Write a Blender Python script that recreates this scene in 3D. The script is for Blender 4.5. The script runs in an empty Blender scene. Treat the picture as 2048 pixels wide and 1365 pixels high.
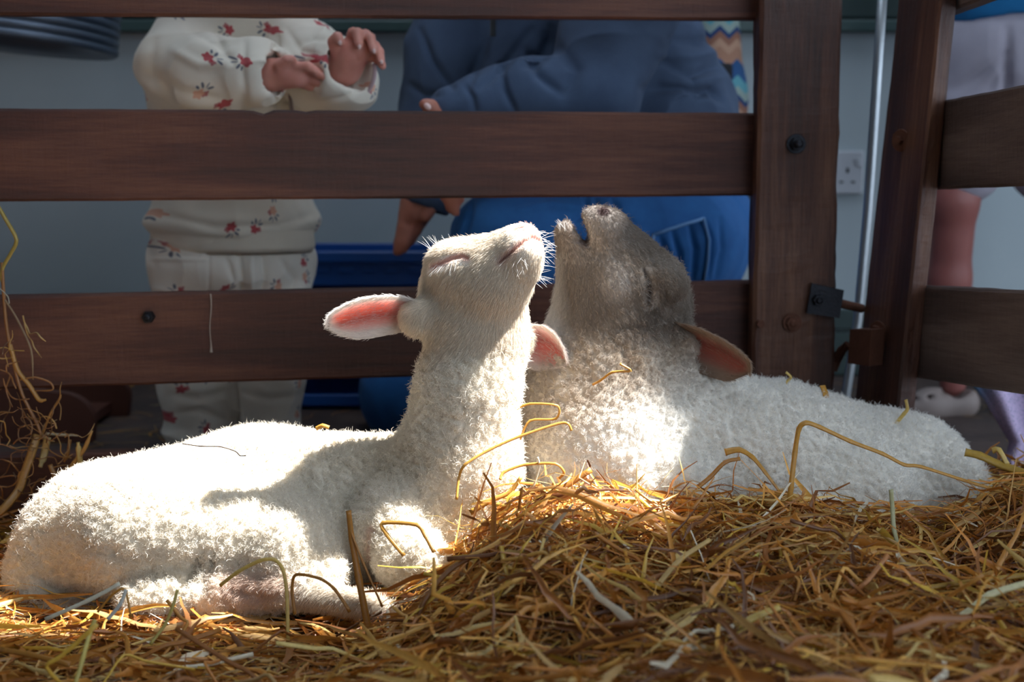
import bpy, math, random
import numpy as np
from mathutils import Vector, Matrix

# ------------------------------------------------------------------ camera, world, sun, exposure
FPX = 2048 * 50.0 / 36.0
CAM_Z = 0.46
PITCH = math.radians(8.25)
sc = bpy.context.scene
COL = sc.collection

cam_d = bpy.data.cameras.new('camera')
cam_d.lens = 50.0
cam_d.sensor_width = 36.0
cam_d.sensor_fit = 'HORIZONTAL'
cam_d.clip_start = 0.02
cam_d.dof.use_dof = True
cam_d.dof.focus_distance = 1.40
cam_d.dof.aperture_fstop = 5.0
cam = bpy.data.objects.new('camera', cam_d)
cam.location = (0, 0, CAM_Z)
cam.rotation_euler = (math.pi / 2 - PITCH, 0, 0)
COL.objects.link(cam)
sc.camera = cam

world = bpy.data.worlds.new('world')
world.use_nodes = True
bgn = world.node_tree.nodes['Background']
bgn.inputs['Color'].default_value = (0.70, 0.83, 1.0, 1)
bgn.inputs["Strength"].default_value = 2.3
sc.world = world

SUN_DIR = Vector((-0.56, -0.18, -0.80)).normalized()      # the way the sunlight travels
sun_d = bpy.data.lights.new('sun', 'SUN')
sun_d.energy = 24.0
sun_d.angle = math.radians(1.1)
sun_d.color = (0.96, 0.98, 1.0)
sun = bpy.data.objects.new('sun', sun_d)
sun.rotation_euler = SUN_DIR.to_track_quat('-Z', 'Y').to_euler()
sun.location = (3, 0, 5)
COL.objects.link(sun)

sc.view_settings.view_transform = 'Standard'
sc.view_settings.look = 'None'
sc.view_settings.gamma = 1.0
sc.view_settings.use_curve_mapping = False
sc.view_settings.exposure = 0.2
sc.cycles.max_bounces = 6
sc.cycles.diffuse_bounces = 3
sc.cycles.glossy_bounces = 2
sc.cycles.transmission_bounces = 3

random.seed(7)
RNG = np.random.default_rng(11)
SP, CP = math.sin(PITCH), math.cos(PITCH)


# ------------------------------------------------------------------ helpers: space
def at(px, py, Y):
    """world point seen at photo pixel (px, py) standing Y metres in front of the camera"""
    x = (px - 1024.0) / FPX
    y = (682.5 - py) / FPX
    d = Vector((x, CP + y * SP, -SP + y * CP))
    s = Y / d.y
    return Vector((d.x * s, Y, CAM_Z + d.z * s))


def proj(P):
    """photo pixels of an (n,3) array of world points"""
    X, Y, Z = P[:, 0], P[:, 1], P[:, 2] - CAM_Z
    f = Y * CP - Z * SP
    u = Y * SP + Z * CP
    return 1024.0 + FPX * X / f, 682.5 - FPX * u / f


def rp(r, Y):
    return r / FPX * Y


def srgb(r, g, b, a=1.0):
    f = lambda c: (c / 255 / 12.92) if c / 255 <= 0.04045 else ((c / 255 + 0.055) / 1.055) ** 2.4
    return (f(r), f(g), f(b), a)


def sstep(a, b, x):
    t = np.clip((x - a) / (b - a + 1e-12), 0, 1)
    return t * t * (3 - 2 * t)


# ------------------------------------------------------------------ helpers: numpy noise
def _hash(ix, iy, iz, seed):
    h = (ix.astype(np.int64) * 73856093) ^ (iy.astype(np.int64) * 19349663) ^ (iz.astype(np.int64) * 83492791) ^ (seed * 2654435761)
    h = (h ^ (h >> 13)) * 1274126177
    h = h ^ (h >> 16)
    return (h & 0xFFFFFF).astype(np.float64) / 0xFFFFFF


def vnoise(P, scale, seed=0):
    Q = P * scale
    i = np.floor(Q).astype(np.int64)
    f = Q - i
    f = f * f * (3 - 2 * f)
    out = 0
    for dx in (0, 1):
        wx = f[:, 0] if dx else 1 - f[:, 0]
        for dy in (0, 1):
            wy = f[:, 1] if dy else 1 - f[:, 1]
            for dz in (0, 1):
                wz = f[:, 2] if dz else 1 - f[:, 2]
                out = out + wx * wy * wz * _hash(i[:, 0] + dx, i[:, 1] + dy, i[:, 2] + dz, seed)
    return out * 2 - 1


def worley(P, scale, seed=0):
    """distance to the nearest cell point (cell units) and that point"""
    Q = P * scale
    i = np.floor(Q).astype(np.int64)
    best = np.full(len(P), 9.0)
    pt = np.zeros_like(P)
    for dx in (-1, 0, 1):
        for dy in (-1, 0, 1):
            for dz in (-1, 0, 1):
                cx, cy, cz = i[:, 0] + dx, i[:, 1] + dy, i[:, 2] + dz
                c = np.stack([cx + _hash(cx, cy, cz, seed), cy + _hash(cx, cy, cz, seed + 1), cz + _hash(cx, cy, cz, seed + 2)], 1)
                d = np.sqrt(((Q - c) ** 2).sum(1))
                m = d < best
                best = np.where(m, d, best)
                pt[m] = c[m]
    return best, pt / scale


# ------------------------------------------------------------------ helpers: signed distance bodies
def rc(a, b, k=0.012):
    """round cone from two (px,py,Y,r_px) stations"""
    return ('c', np.array(at(*a[:3])), np.array(at(*b[:3])), rp(a[3], a[2]), rp(b[3], b[2]), k, 1)


def rw(a, b, ra, rb, k=0.012):
    """round cone in world metres"""
    return ('c', np.array(a, float), np.array(b, float), ra, rb, k, 1)


def el(c, rx, ry, rz, rot=0.0, k=0.012, sign=1):
    """ellipsoid at (px,py,Y); rx,rz in px, ry (depth) in metres; rot in the picture plane, degrees"""
    Y = c[2]
    return ('e', np.array(at(*c[:3])), np.array([rp(rx, Y), ry, rp(rz, Y)]), math.radians(rot), 0, k, sign)


def sub(p):
    return p[:-1] + (-1,)


def sdf_mesh(prims, vox):
    lo = np.full(3, 1e9)
    hi = -lo
    for p in prims:
        if p[-1] < 0:
            continue
        if p[0] == 'c':
            r = max(p[3], p[4])
            lo = np.minimum(lo, np.minimum(p[1], p[2]) - r)
            hi = np.maximum(hi, np.maximum(p[1], p[2]) + r)
        else:
            r = p[2].max()
            lo = np.minimum(lo, p[1] - r)
            hi = np.maximum(hi, p[1] + r)
    lo -= 4 * vox
    hi += 4 * vox
    n = np.ceil((hi - lo) / vox).astype(int) + 1
    ax = [(lo[i] + vox * np.arange(n[i])).astype(np.float32) for i in range(3)]
    D = np.full(n, 0.5, np.float32)
    for p in prims:
        k = p[5]
        if p[0] == 'c':
            r = max(p[3], p[4])
            a, b = np.minimum(p[1], p[2]) - r, np.maximum(p[1], p[2]) + r
        else:
            r = p[2].max()
            a, b = p[1] - r, p[1] + r
        m = k + 3 * vox
        s = []
        for i in range(3):
            i0 = int(max(0, math.floor((a[i] - m - lo[i]) / vox)))
            i1 = int(min(n[i], math.ceil((b[i] + m - lo[i]) / vox) + 1))
            s.append(slice(i0, i1))
        if any(q.stop <= q.start for q in s):
            continue
        X = ax[0][s[0]][:, None, None]
        Y = ax[1][s[1]][None, :, None]
        Z = ax[2][s[2]][None, None, :]
        if p[0] == 'c':
            A, B = p[1], p[2]
            d = B - A
            L2 = float(d @ d) + 1e-12
            t = np.clip(((X - A[0]) * d[0] + (Y - A[1]) * d[1] + (Z - A[2]) * d[2]) / L2, 0, 1)
            q = np.sqrt((X - A[0] - t * d[0]) ** 2 + (Y - A[1] - t * d[1]) ** 2 + (Z - A[2] - t * d[2]) ** 2)
            dist = q - (p[3] + (p[4] - p[3]) * t)
        else:
            c, R, ang = p[1], p[2], p[3]
            ca, sa = math.cos(ang), math.sin(ang)
            x = (X - c[0]) * ca + (Z - c[2]) * sa
            z = -(X - c[0]) * sa + (Z - c[2]) * ca
            y = Y - c[1]
            k0 = np.sqrt((x / R[0]) ** 2 + (y / R[1]) ** 2 + (z / R[2]) ** 2)
            k1 = np.sqrt((x / R[0] ** 2) ** 2 + (y / R[1] ** 2) ** 2 + (z / R[2] ** 2) ** 2) + 1e-9
            dist = k0 * (k0 - 1) / k1
        cur = D[s[0], s[1], s[2]]
        if p[-1] > 0:
            h = np.maximum(k - np.abs(cur - dist), 0) / k
            D[s[0], s[1], s[2]] = np.minimum(cur, dist) - h * h * k * 0.25
        else:
            h = np.maximum(k - np.abs(cur + dist), 0) / k
            D[s[0], s[1], s[2]] = np.maximum(cur, -dist) + h * h * k * 0.25
    return surface_nets(D, lo, vox)


def surface_nets(D, lo, vox):
    S = D < 0
    nx, ny, nz = D.shape
    cnt = np.zeros((nx - 1, ny - 1, nz - 1), np.float32)
    pos = np.zeros((nx - 1, ny - 1, nz - 1, 3), np.float32)
    for axis in range(3):
        o = [a for a in range(3) if a != axis]
        for u in (0, 1):
            for v in (0, 1):
                s0 = [None] * 3
                s1 = [None] * 3
                for a_, q in zip(o, (u, v)):
                    s0[a_] = s1[a_] = slice(q, D.shape[a_] - 1 + q)
                s0[axis] = slice(0, D.shape[axis] - 1)
                s1[axis] = slice(1, D.shape[axis])
                d0, d1 = D[tuple(s0)], D[tuple(s1)]
                c = (d0 < 0) != (d1 < 0)
                idx = np.nonzero(c)
                t = d0[idx] / (d0[idx] - d1[idx])
                cnt[idx] += 1
                pos[idx + (axis,)] += t
                for a_, q in zip(o, (u, v)):
                    pos[idx + (a_,)] += q
    cells = np.nonzero(cnt > 0)
    vid = np.full(cnt.shape, -1, np.int64)
    vid[cells] = np.arange(len(cells[0]))
    V = pos[cells] / cnt[cells][:, None] + np.stack(cells, 1)
    V = V * vox + lo
    F = []
    for axis in range(3):
        a1, a2 = (axis + 1) % 3, (axis + 2) % 3
        s0 = [slice(1, D.shape[i] - 1) for i in range(3)]
        s1 = list(s0)
        s0[axis] = slice(0, D.shape[axis] - 1)
        s1[axis] = slice(1, D.shape[axis])
        A, B = S[tuple(s0)], S[tuple(s1)]
        off = np.array([1, 1, 1])
        off[axis] = 0
        for flip, m in ((False, A & ~B), (True, ~A & B)):
            idx = np.stack(np.nonzero(m), 1) + off
            if not len(idx):
                continue
            q = []
            for (u, v) in ((0, 0), (1, 0), (1, 1), (0, 1)):
                j = idx.copy()
                j[:, a1] -= u
                j[:, a2] -= v
                q.append(vid[j[:, 0], j[:, 1], j[:, 2]])
            q = np.stack(q, 1)
            if flip:
                q = q[:, ::-1]
            F.append(q)
    F = np.concatenate(F)
    F = F[(F >= 0).all(1)]
    return V.astype(np.float64), F


def vnormals(V, F):
    a, b, c, d = V[F[:, 0]], V[F[:, 1]], V[F[:, 2]], V[F[:, 3]]
    fn = np.cross(c - a, d - b)
    N = np.zeros_like(V)
    for i in range(4):
        for j in range(3):
            N[:, j] += np.bincount(F[:, i], fn[:, j], len(V))
    return N / (np.linalg.norm(N, axis=1)[:, None] + 1e-12)


def smooth(V, F, it=2, w=0.5):
    for _ in range(it):
        A = np.zeros_like(V)
        n = np.zeros(len(V))
        for i in range(4):
            p, q = F[:, i], F[:, (i + 1) % 4]
            for j in range(3):
                A[:, j] += np.bincount(p, V[q, j], len(V)) + np.bincount(q, V[p, j], len(V))
            n += np.bincount(p, minlength=len(V)) + np.bincount(q, minlength=len(V))
        V = V * (1 - w) + w * A / np.maximum(n, 1)[:, None]
    return V


def subdivide(V, F):
    """split each quad in four (linear, then softened)"""
    E = np.concatenate([F[:, [i, (i + 1) % 4]] for i in range(4)])
    Es = np.sort(E, 1)
    key = Es[:, 0] * len(V) + Es[:, 1]
    u, first, inv = np.unique(key, return_index=True, return_inverse=True)
    Em = (V[Es[first, 0]] + V[Es[first, 1]]) / 2
    Fm = V[F].mean(1)
    nV, nE, nF = len(V), len(u), len(F)
    W = np.concatenate([V, Em, Fm])
    e = inv.reshape(4, nF) + nV
    f = np.arange(nF) + nV + nE
    Q = [np.stack([F[:, i], e[i], f, e[(i - 1) % 4]], 1) for i in range(4)]
    Q = np.concatenate(Q)
    return smooth(W, Q, 1, 0.5), Q


def poly_dist(px, py, line):
    """distance in px to a polyline and the place along it (0..1)"""
    best = np.full(len(px), 1e9)
    tt = np.zeros(len(px))
    n = len(line) - 1
    for i in range(n):
        (x0, y0), (x1, y1) = line[i], line[i + 1]
        dx, dy = x1 - x0, y1 - y0
        t = np.clip(((px - x0) * dx + (py - y0) * dy) / (dx * dx + dy * dy + 1e-9), 0, 1)
        d = np.hypot(px - x0 - t * dx, py - y0 - t * dy)
        m = d < best
        best = np.where(m, d, best)
        tt = np.where(m, (i + t) / n, tt)
    return best, tt


def grooves(V, F, items):
    """press creases into (depth>0) or raise ridges from (depth<0) the side that faces the pen;
    items: (polyline in photo px, half width px, depth m)"""
    for line, w, dep in items:
        N = vnormals(V, F)
        px, py = proj(V)
        d, t = poly_dist(px, py, line)
        face = sstep(0.0, 0.35, -N[:, 1] + 0.12)
        amt = dep * np.exp(-(d / w) ** 2) * face * np.sin(np.pi * np.clip(t * 0.9 + 0.05, 0, 1)) ** 0.5
        V = V - N * amt[:, None]
    return V


# ------------------------------------------------------------------ helpers: objects
def tag(o, label=None, cat=None, group=None, kind=None):
    if label:
        o['label'] = label
    if cat:
        o['category'] = cat
    if group:
        o['group'] = group
    if kind:
        o['kind'] = kind
    return o


def empty(name, loc, label, cat, group=None):
    o = bpy.data.objects.new(name, None)
    o.empty_display_size = 0.05
    o.location = loc
    COL.objects.link(o)
    return tag(o, label, cat, group)


def world_of(o):
    M = o.matrix_basis.copy()
    if o.parent is not None:
        M = world_of(o.parent) @ o.matrix_parent_inverse @ M
    return M


def parent_to(o, p):
    if p is not None:
        o.parent = p
        o.matrix_parent_inverse = world_of(p).inverted()


def mesh_obj(name, V, F, mats=None, parent=None, smooth_=True, mi=None, cols=None, matrix=None):
    me = bpy.data.meshes.new(name)
    V = np.asarray(V, float)
    if isinstance(F, np.ndarray):
        me.vertices.add(len(V))
        me.vertices.foreach_set('co', V.ravel())
        k = F.shape[1]
        me.loops.add(F.size)
        me.loops.foreach_set('vertex_index', F.ravel().astype(np.int32))
        me.polygons.add(len(F))
        me.polygons.foreach_set('loop_start', (np.arange(len(F)) * k).astype(np.int32))
        me.update(calc_edges=True)
    else:
        me.from_pydata([tuple(v) for v in V], [], F)
        me.update()
    if mats is not None:
        for m in (mats if isinstance(mats, (list, tuple)) else [mats]):
            me.materials.append(m)
    if mi is not None:
        me.polygons.foreach_set('material_index', np.asarray(mi, np.int32))
    if smooth_:
        me.polygons.foreach_set('use_smooth', np.ones(len(me.polygons), bool))
    if cols is not None:
        a = me.color_attributes.new('Col', 'FLOAT_COLOR', 'POINT')
        c = np.ones((len(V), 4))
        c[:, :3] = cols
        a.data.foreach_set('color', c.ravel())
    me.validate()
    o = bpy.data.objects.new(name, me)
    COL.objects.link(o)
    if matrix is not None:
        o.matrix_basis = matrix
    parent_to(o, parent)
    return o


class MB:
    """collects simple shapes into one mesh"""
    def __init__(self):
        self.v, self.f = [], []

    def add(self, V, F):
        o = len(self.v)
        self.v += [tuple(p) for p in V]
        self.f += [tuple(i + o for i in q) for q in F]
        return self

    def box(self, lo, hi, bev=0.0):
        x0, y0, z0 = lo
        x1, y1, z1 = hi
        if bev <= 0:
            V = [(x, y, z) for z in (z0, z1) for y in (y0, y1) for x in (x0, x1)]
            F = [(0, 2, 3, 1), (4, 5, 7, 6), (0, 1, 5, 4), (2, 6, 7, 3), (0, 4, 6, 2), (1, 3, 7, 5)]
            return self.add(V, F)
        V, F = [], []
        ring = lambda z, i: [(x0 + i + bev, y0 + i, z), (x1 - i - bev, y0 + i, z), (x1 - i, y0 + i + bev, z), (x1 - i, y1 - i - bev, z),
                             (x1 - i - bev, y1 - i, z), (x0 + i + bev, y1 - i, z), (x0 + i, y1 - i - bev, z), (x0 + i, y0 + i + bev, z)]
        for z, i in ((z0, bev * .7), (z0 + bev, 0), (z1 - bev, 0), (z1, bev * .7)):
            V += ring(z, i)
        for r in range(3):
            for k in range(8):
                F.append((r * 8 + k, r * 8 + (k + 1) % 8, r * 8 + 8 + (k + 1) % 8, r * 8 + 8 + k))
        F.append(tuple(range(7, -1, -1)))
        F.append(tuple(range(24, 32)))
        return self.add(V, F)

    def lathe(self, prof, c, axis=(0, 0, 1), n=24, cap=True):
        ax = Vector(axis).normalized()
        q = Vector((0, 0, 1)).rotation_difference(ax)
        V, F = [], []
        for r, h in prof:
            for i in range(n):
                a = 2 * math.pi * i / n
                V.append(Vector(c) + q @ Vector((r * math.cos(a), r * math.sin(a), h)))
        for j in range(len(prof) - 1):
            for i in range(n):
                F.append((j * n + i, j * n + (i + 1) % n, (j + 1) * n + (i + 1) % n, (j + 1) * n + i))
        if cap:
            F.append(tuple(range(n - 1, -1, -1)))
            F.append(tuple((len(prof) - 1) * n + i for i in range(n)))
        return self.add(V, F)

    def tube(self, pts, rad, n=8, flat=1.0):
        P = [Vector(p) for p in pts]
        R = rad if isinstance(rad, (list, tuple)) else [rad] * len(P)
        V, F = [], []
        up = Vector((0.3, -0.8, 0.5)).normalized()
        for i, p in enumerate(P):
            t = (P[min(i + 1, len(P) - 1)] - P[max(i - 1, 0)]).normalized()
            s = t.cross(up)
            if s.length < 1e-4:
                s = t.cross(Vector((1, 0, 0)))
            s.normalize()
            b = s.cross(t)
            for k in range(n):
                a = 2 * math.pi * k / n
                V.append(p + s * (R[i] * math.cos(a)) + b * (R[i] * flat * math.sin(a)))
        for i in range(len(P) - 1):
            for k in range(n):
                F.append((i * n + k, i * n + (k + 1) % n, (i + 1) * n + (k + 1) % n, (i + 1) * n + k))
        F.append(tuple(range(n - 1, -1, -1)))
        F.append(tuple((len(P) - 1) * n + k for k in range(n)))
        return self.add(V, F)

    def build(self, name, mat, parent=None, smooth_=False, matrix=None):
        return mesh_obj(name, self.v, self.f, mat, parent, smooth_, matrix=matrix)


def board(name, A, B, mat, parent, bev=0.003, nseg=40, rough=0.0007, seed=0, notches=()):
    """a sawn board between end quads A and B (four corners each, same order); local X runs along the grain"""
    A = [Vector(p) for p in A]
    B = [Vector(p) for p in B]
    ca = sum(A, Vector()) / 4
    cb = sum(B, Vector()) / 4
    x = (cb - ca).normalized()
    z = ((A[3] - A[0]) + (B[3] - B[0])).normalized()
    y = z.cross(x).normalized()
    z = x.cross(y)
    M = Matrix((x, y, z)).transposed().to_4x4()
    M.translation = ca
    Mi = M.inverted()
    A = [Mi @ p for p in A]
    B = [Mi @ p for p in B]
    rng = np.random.default_rng(seed)
    V, F = [], []
    m = 0
    for i in range(nseg + 1):
        t = i / nseg
        Q = [a.lerp(b, t) for a, b in zip(A, B)]
        ring = []
        for k in range(4):
            p, q, r = Q[k - 1], Q[k], Q[(k + 1) % 4]
            d1, d2 = (p - q).normalized(), (r - q).normalized()
            ring += [q + d1 * bev, q + d2 * bev]
        # a few points along each long side, so the faces can be uneven
        full = []
        for k in range(8):
            a, b = ring[k], ring[(k + 1) % 8]
            ns = 4 if k % 2 else 1
            for s in range(ns):
                full.append(a.lerp(b, s / ns))
        m = len(full)
        V += full
    V = np.array([tuple(v) for v in V])
    c = np.repeat(V.reshape(nseg + 1, m, 3).mean(1), m, 0)
    dirv = V - c
    dirv[:, 0] = 0
    dirv /= np.linalg.norm(dirv, axis=1)[:, None]
    P = V + seed * 3.7
    nz = vnoise(P * np.array([1, 4, 4]), 18, seed) * 0.7 + vnoise(P * np.array([1, 3, 3]), 55, seed + 5) * 0.5
    V = V + dirv * (nz * rough)[:, None]
    for (t0, w, dep) in notches:      # knots broken out of the top edge
        L = (cb - ca).length
        g = np.exp(-((V[:, 0] - t0 * L) / w) ** 2) * (V[:, 2] > 0.6 * V[:, 2].max())
        V[:, 2] -= dep * g
    for i in range(nseg):
        for k in range(m):
            F.append((i * m + k, i * m + (k + 1) % m, (i + 1) * m + (k + 1) % m, (i + 1) * m + k))
    F.append(tuple(range(m - 1, -1, -1)))
    F.append(tuple(nseg * m + k for k in range(m)))
    return mesh_obj(name, V, F, mat, parent, False, matrix=M)


# ------------------------------------------------------------------ helpers: materials
class NT:
    def __init__(self, name):
        self.m = bpy.data.materials.new(name)
        self.m.use_nodes = True
        self.t = self.m.node_tree
        self.t.nodes.clear()
        self.out = self.t.nodes.new('ShaderNodeOutputMaterial')

    def n(self, typ, ins=None, **props):
        nd = self.t.nodes.new(typ)
        for k, v in props.items():
            setattr(nd, k, v)
        for k, v in (ins or {}).items():
            s = nd.inputs[k]
            if isinstance(v, bpy.types.NodeSocket):
                self.t.links.new(v, s)
            else:
                s.default_value = v
        return nd

    def math(self, op, a, b=0.0, c=0.0, clamp=False):
        return self.n('ShaderNodeMath', {0: a, 1: b, 2: c}, operation=op, use_clamp=clamp).outputs[0]

    def vec(self, op, a, b=(0, 0, 0)):
        nd = self.n('ShaderNodeVectorMath', {0: a, 1: b}, operation=op)
        return nd.outputs['Value'] if op in ('LENGTH', 'DISTANCE', 'DOT_PRODUCT') else nd.outputs[0]

    def mix(self, f, a, b):
        nd = self.n('ShaderNodeMix', data_type='RGBA')
        for s, v in ((nd.inputs[0], f), (nd.inputs[6], a), (nd.inputs[7], b)):
            if isinstance(v, bpy.types.NodeSocket):
                self.t.links.new(v, s)
            else:
                s.default_value = v
        return nd.outputs[2]

    def ramp(self, f, stops):
        nd = self.n('ShaderNodeValToRGB', {0: f})
        e = nd.color_ramp.elements
        while len(e) < len(stops):
            e.new(0.5)
        for el_, (p, c) in zip(e, stops):
            el_.position = p
            el_.color = c
        return nd.outputs[0]

    def noise(self, vec, scale, detail=4, rough=0.6):
        return self.n('ShaderNodeTexNoise', {'Vector': vec, 'Scale': scale, 'Detail': detail, 'Roughness': rough}).outputs[0]

    def bump(self, h, strength, dist=0.002):
        return self.n('ShaderNodeBump', {'Height': h, 'Strength': strength, 'Distance': dist}).outputs[0]

    def coord(self, which='Object', scale=(1, 1, 1)):
        c = self.n('ShaderNodeTexCoord').outputs[which]
        return self.n('ShaderNodeMapping', {'Vector': c, 'Scale': scale}).outputs[0]

    def pbr(self, color, rough=0.7, normal=None, **kw):
        ins = {'Base Color': color, 'Roughness': rough}
        if normal is not None:
            ins['Normal'] = normal
        ins.update(kw)
        b = self.n('ShaderNodeBsdfPrincipled', ins)
        return b.outputs[0]

    def done(self, sh):
        self.t.links.new(sh, self.out.inputs['Surface'])
        return self.m


def plain(name, col, rough=0.7, var=0.12, scale=30, bump=0.15, metal=0.0, **kw):
    t = NT(name)
    v = t.coord()
    n = t.noise(v, scale, 5)
    f = t.math('MULTIPLY_ADD', n, 2 * var, 1 - var)
    c = t.n('ShaderNodeHueSaturation', {'Color': col, 'Value': f}).outputs[0]
    return t.done(t.pbr(c, rough, t.bump(t.noise(v, scale * 6, 4), bump, 0.002), Metallic=metal, **kw))


def wood_mat(name, dark, mid, light, rough=0.62):
    t = NT(name)
    v = t.coord('Object', (4.0, 60, 60))
    g = t.noise(v, 2.2, 9, 0.72)
    warp = t.n('ShaderNodeTexWave', {'Vector': t.coord('Object', (0.35, 9, 9)), 'Scale': 1.4, 'Distortion': 7.0, 'Detail': 3.0, 'Detail Scale': 1.2}).outputs[1]
    f = t.math('ADD', t.math('MULTIPLY', g, 0.72), t.math('MULTIPLY', warp, 0.28))
    c = t.ramp(f, [(0.25, dark), (0.52, mid), (0.80, light)])
    # rings of knots
    vo = t.n('ShaderNodeTexVoronoi', {'Vector': t.coord('Object', (2.2, 9, 9)), 'Scale': 1.0}, feature='F1').outputs['Distance']
    k = t.math('SUBTRACT', 1.0, t.math('MULTIPLY', vo, 5.5), clamp=True)
    c = t.mix(t.math('MULTIPLY', k, 0.55), c, dark)
    # pale scuffs of dry mud
    sc_ = t.noise(t.coord('Object', (9, 30, 30)), 3.0, 6, 0.7)
    s = t.math('MULTIPLY', t.math('SUBTRACT', sc_, 0.66, clamp=True), 3.0, clamp=True)
    c = t.mix(s, c, light)
    sand = t.noise(t.coord('Object', (60, 420, 420)), 1.0, 4, 0.6)
    saw = t.noise(t.coord('Object', (130, 25, 25)), 1.0, 3, 0.6)
    h = t.math('ADD', t.math('MULTIPLY', g, 0.8), t.math('ADD', t.math('MULTIPLY', sand, 0.3), t.math('MULTIPLY', saw, 0.45)))
    return t.done(t.pbr(c, rough, t.bump(h, 0.65, 0.0022)))


def attr_mat(name, rough=0.9, bump=0.0, scale=300, **kw):
    t = NT(name)
    c = t.n('ShaderNodeAttribute', attribute_name='Col').outputs['Color']
    nrm = t.bump(t.noise(t.coord(), scale, 3), bump, 0.002) if bump else None
    return t.done(t.pbr(c, rough, nrm, **kw))

# ------------------------------------------------------------------ materials
WOOD = wood_mat('dark_stained_wood', srgb(43, 21, 14), srgb(74, 38, 26), srgb(108, 66, 46))
WOOD_POST = wood_mat('post_wood', srgb(46, 25, 17), srgb(82, 47, 32), srgb(126, 86, 62), 0.5)
WOOD_GREY = wood_mat('weathered_wood', srgb(52, 38, 33), srgb(82, 63, 55), srgb(116, 96, 86))
IRON = plain('dark_iron', srgb(46, 47, 52), 0.42, 0.3, 60, 0.35, 0.8)
RUST = plain('rusty_iron', srgb(104, 66, 50), 0.6, 0.35, 70, 0.45, 0.5)
STEEL = plain('galvanised_steel', srgb(170, 176, 180), 0.38, 0.1, 40, 0.1, 0.85)


def wall_mat():
    t = NT('painted_wall')
    v = t.coord()
    n = t.noise(v, 2.0, 6)
    c = t.mix(n, srgb(158, 172, 178), srgb(186, 196, 198))
    return t.done(t.pbr(c, 0.75, t.bump(t.noise(v, 60, 4), 0.15, 0.002)))


def floor_mat():
    t = NT('dirty_floor')
    v = t.coord()
    n = t.noise(v, 6.0, 8, 0.7)
    c = t.ramp(n, [(0.3, srgb(42, 32, 30)), (0.55, srgb(76, 60, 54)), (0.8, srgb(112, 92, 80))])
    return t.done(t.pbr(c, 0.7, t.bump(t.noise(v, 50, 6), 0.5, 0.006)))


WALL = wall_mat()
FLOOR = floor_mat()
GREEN = plain('dark_green_paint', srgb(40, 58, 56), 0.5, 0.15, 20, 0.1)
GREEN_L = plain('green_ledge_paint', srgb(58, 80, 78), 0.45, 0.12, 20, 0.1)
CEIL = plain('ceiling_boards', srgb(92, 84, 78), 0.8, 0.15, 10, 0.2)

# ------------------------------------------------------------------ the room
WY = 2.72
tag(MB().box((-3.2, -1.6, -0.10), (5.2, WY + 0.1, 0.0)).build('floor', FLOOR), kind='structure')
tag(MB().box((-3.2, WY, 0.0), (5.2, WY + 0.12, 2.75)).build('wall_back', WALL), kind='structure')
tag(MB().box((-3.2, -1.72, 0.0), (0.9, -1.6, 2.75)).build('light_block_wall', WALL), kind='structure')  # unseen wall behind the camera, added and cut short to shape the front light
tag(MB().box((-3.2, -1.6, 0.0), (-3.08, WY, 2.75)).build('wall_left', WALL), kind='structure')  # unseen wall, closed so that the soft light comes from the right
# unseen roof added to block the sun; narrow opening shaped around the lambs
zc = 2.7
tt = (zc - 0.20) / -SUN_DIR.z
ox, oy = -SUN_DIR.x * tt, -SUN_DIR.y * tt
RX0, RX1, RY0, RY1 = -0.80 + ox, 0.27 + ox, 1.30 + oy, 1.525 + oy
b = MB()


def slab(x0, x1, y0, y1):
    b.box((x0, y0, zc), (x1, y1, zc + 0.06))


TX0, TX1, TY0, TY1 = -0.85, RX0 - 0.12, 0.75, 2.45      # second, wide opening added for soft top light; its sun falls left
slab(-3.2, TX0, -1.6, WY + 0.12)
slab(TX0, TX1, -1.6, TY0)
slab(TX0, TX1, TY1, WY + 0.12)
slab(TX1, RX0, -1.6, WY + 0.12)
slab(RX0, RX1, -1.6, RY0)
BX = 0.02 + ox                                  # opening cut narrower at right, keeping sun off the second lamb's neck
slab(RX0, BX, RY1, WY + 0.12)
slab(BX, RX1, RY1 - 0.052, WY + 0.12)
slab(RX1, 5.2, -1.6, WY + 0.12)
tag(b.build('sun_mask_ceiling', CEIL), kind='structure')

# green ledge with boards above, and the ridged skirting
tr = empty('trim_1', (0, WY, at(1000, 64, WY).z), None, None)
tag(tr, kind='structure')
z0 = at(1000, 64, WY - 0.03).z
MB().box((-3.08, WY - 0.035, z0), (3.6, WY, z0 + 0.022), 0.003).build('ledge', GREEN_L, tr)
for i in range(5):
    MB().box((-3.08, WY - 0.022, z0 + 0.026 + i * 0.122), (3.6, WY, z0 + 0.144 + i * 0.122), 0.003).build('board', GREEN, tr)
bs = empty('baseboard_back', (0, WY, 0), None, None)
tag(bs, kind='structure')
for i in range(3):
    MB().box((-3.08, WY - 0.022, 0.001 + i * 0.044), (3.6, WY, 0.041 + i * 0.044), 0.004).build('plank', GREEN, bs)


# ------------------------------------------------------------------ the pen gate the lambs lie in front of
GS = 0.198


def gate_Y(px):
    return 1.778 / (1 - GS * (px - 1024) / FPX)


gate = empty('pen_gate', at(760, 1000, gate_Y(760)) * Vector((1, 1, 0)) if False else (at(760, 900, gate_Y(760)).x, gate_Y(760), 0),
             'dark brown wooden gate of four wide rails right behind the lambs', 'gate')
nrm = Vector((GS, -1, 0)).normalized() * -1          # away from the camera, square to the gate


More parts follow.
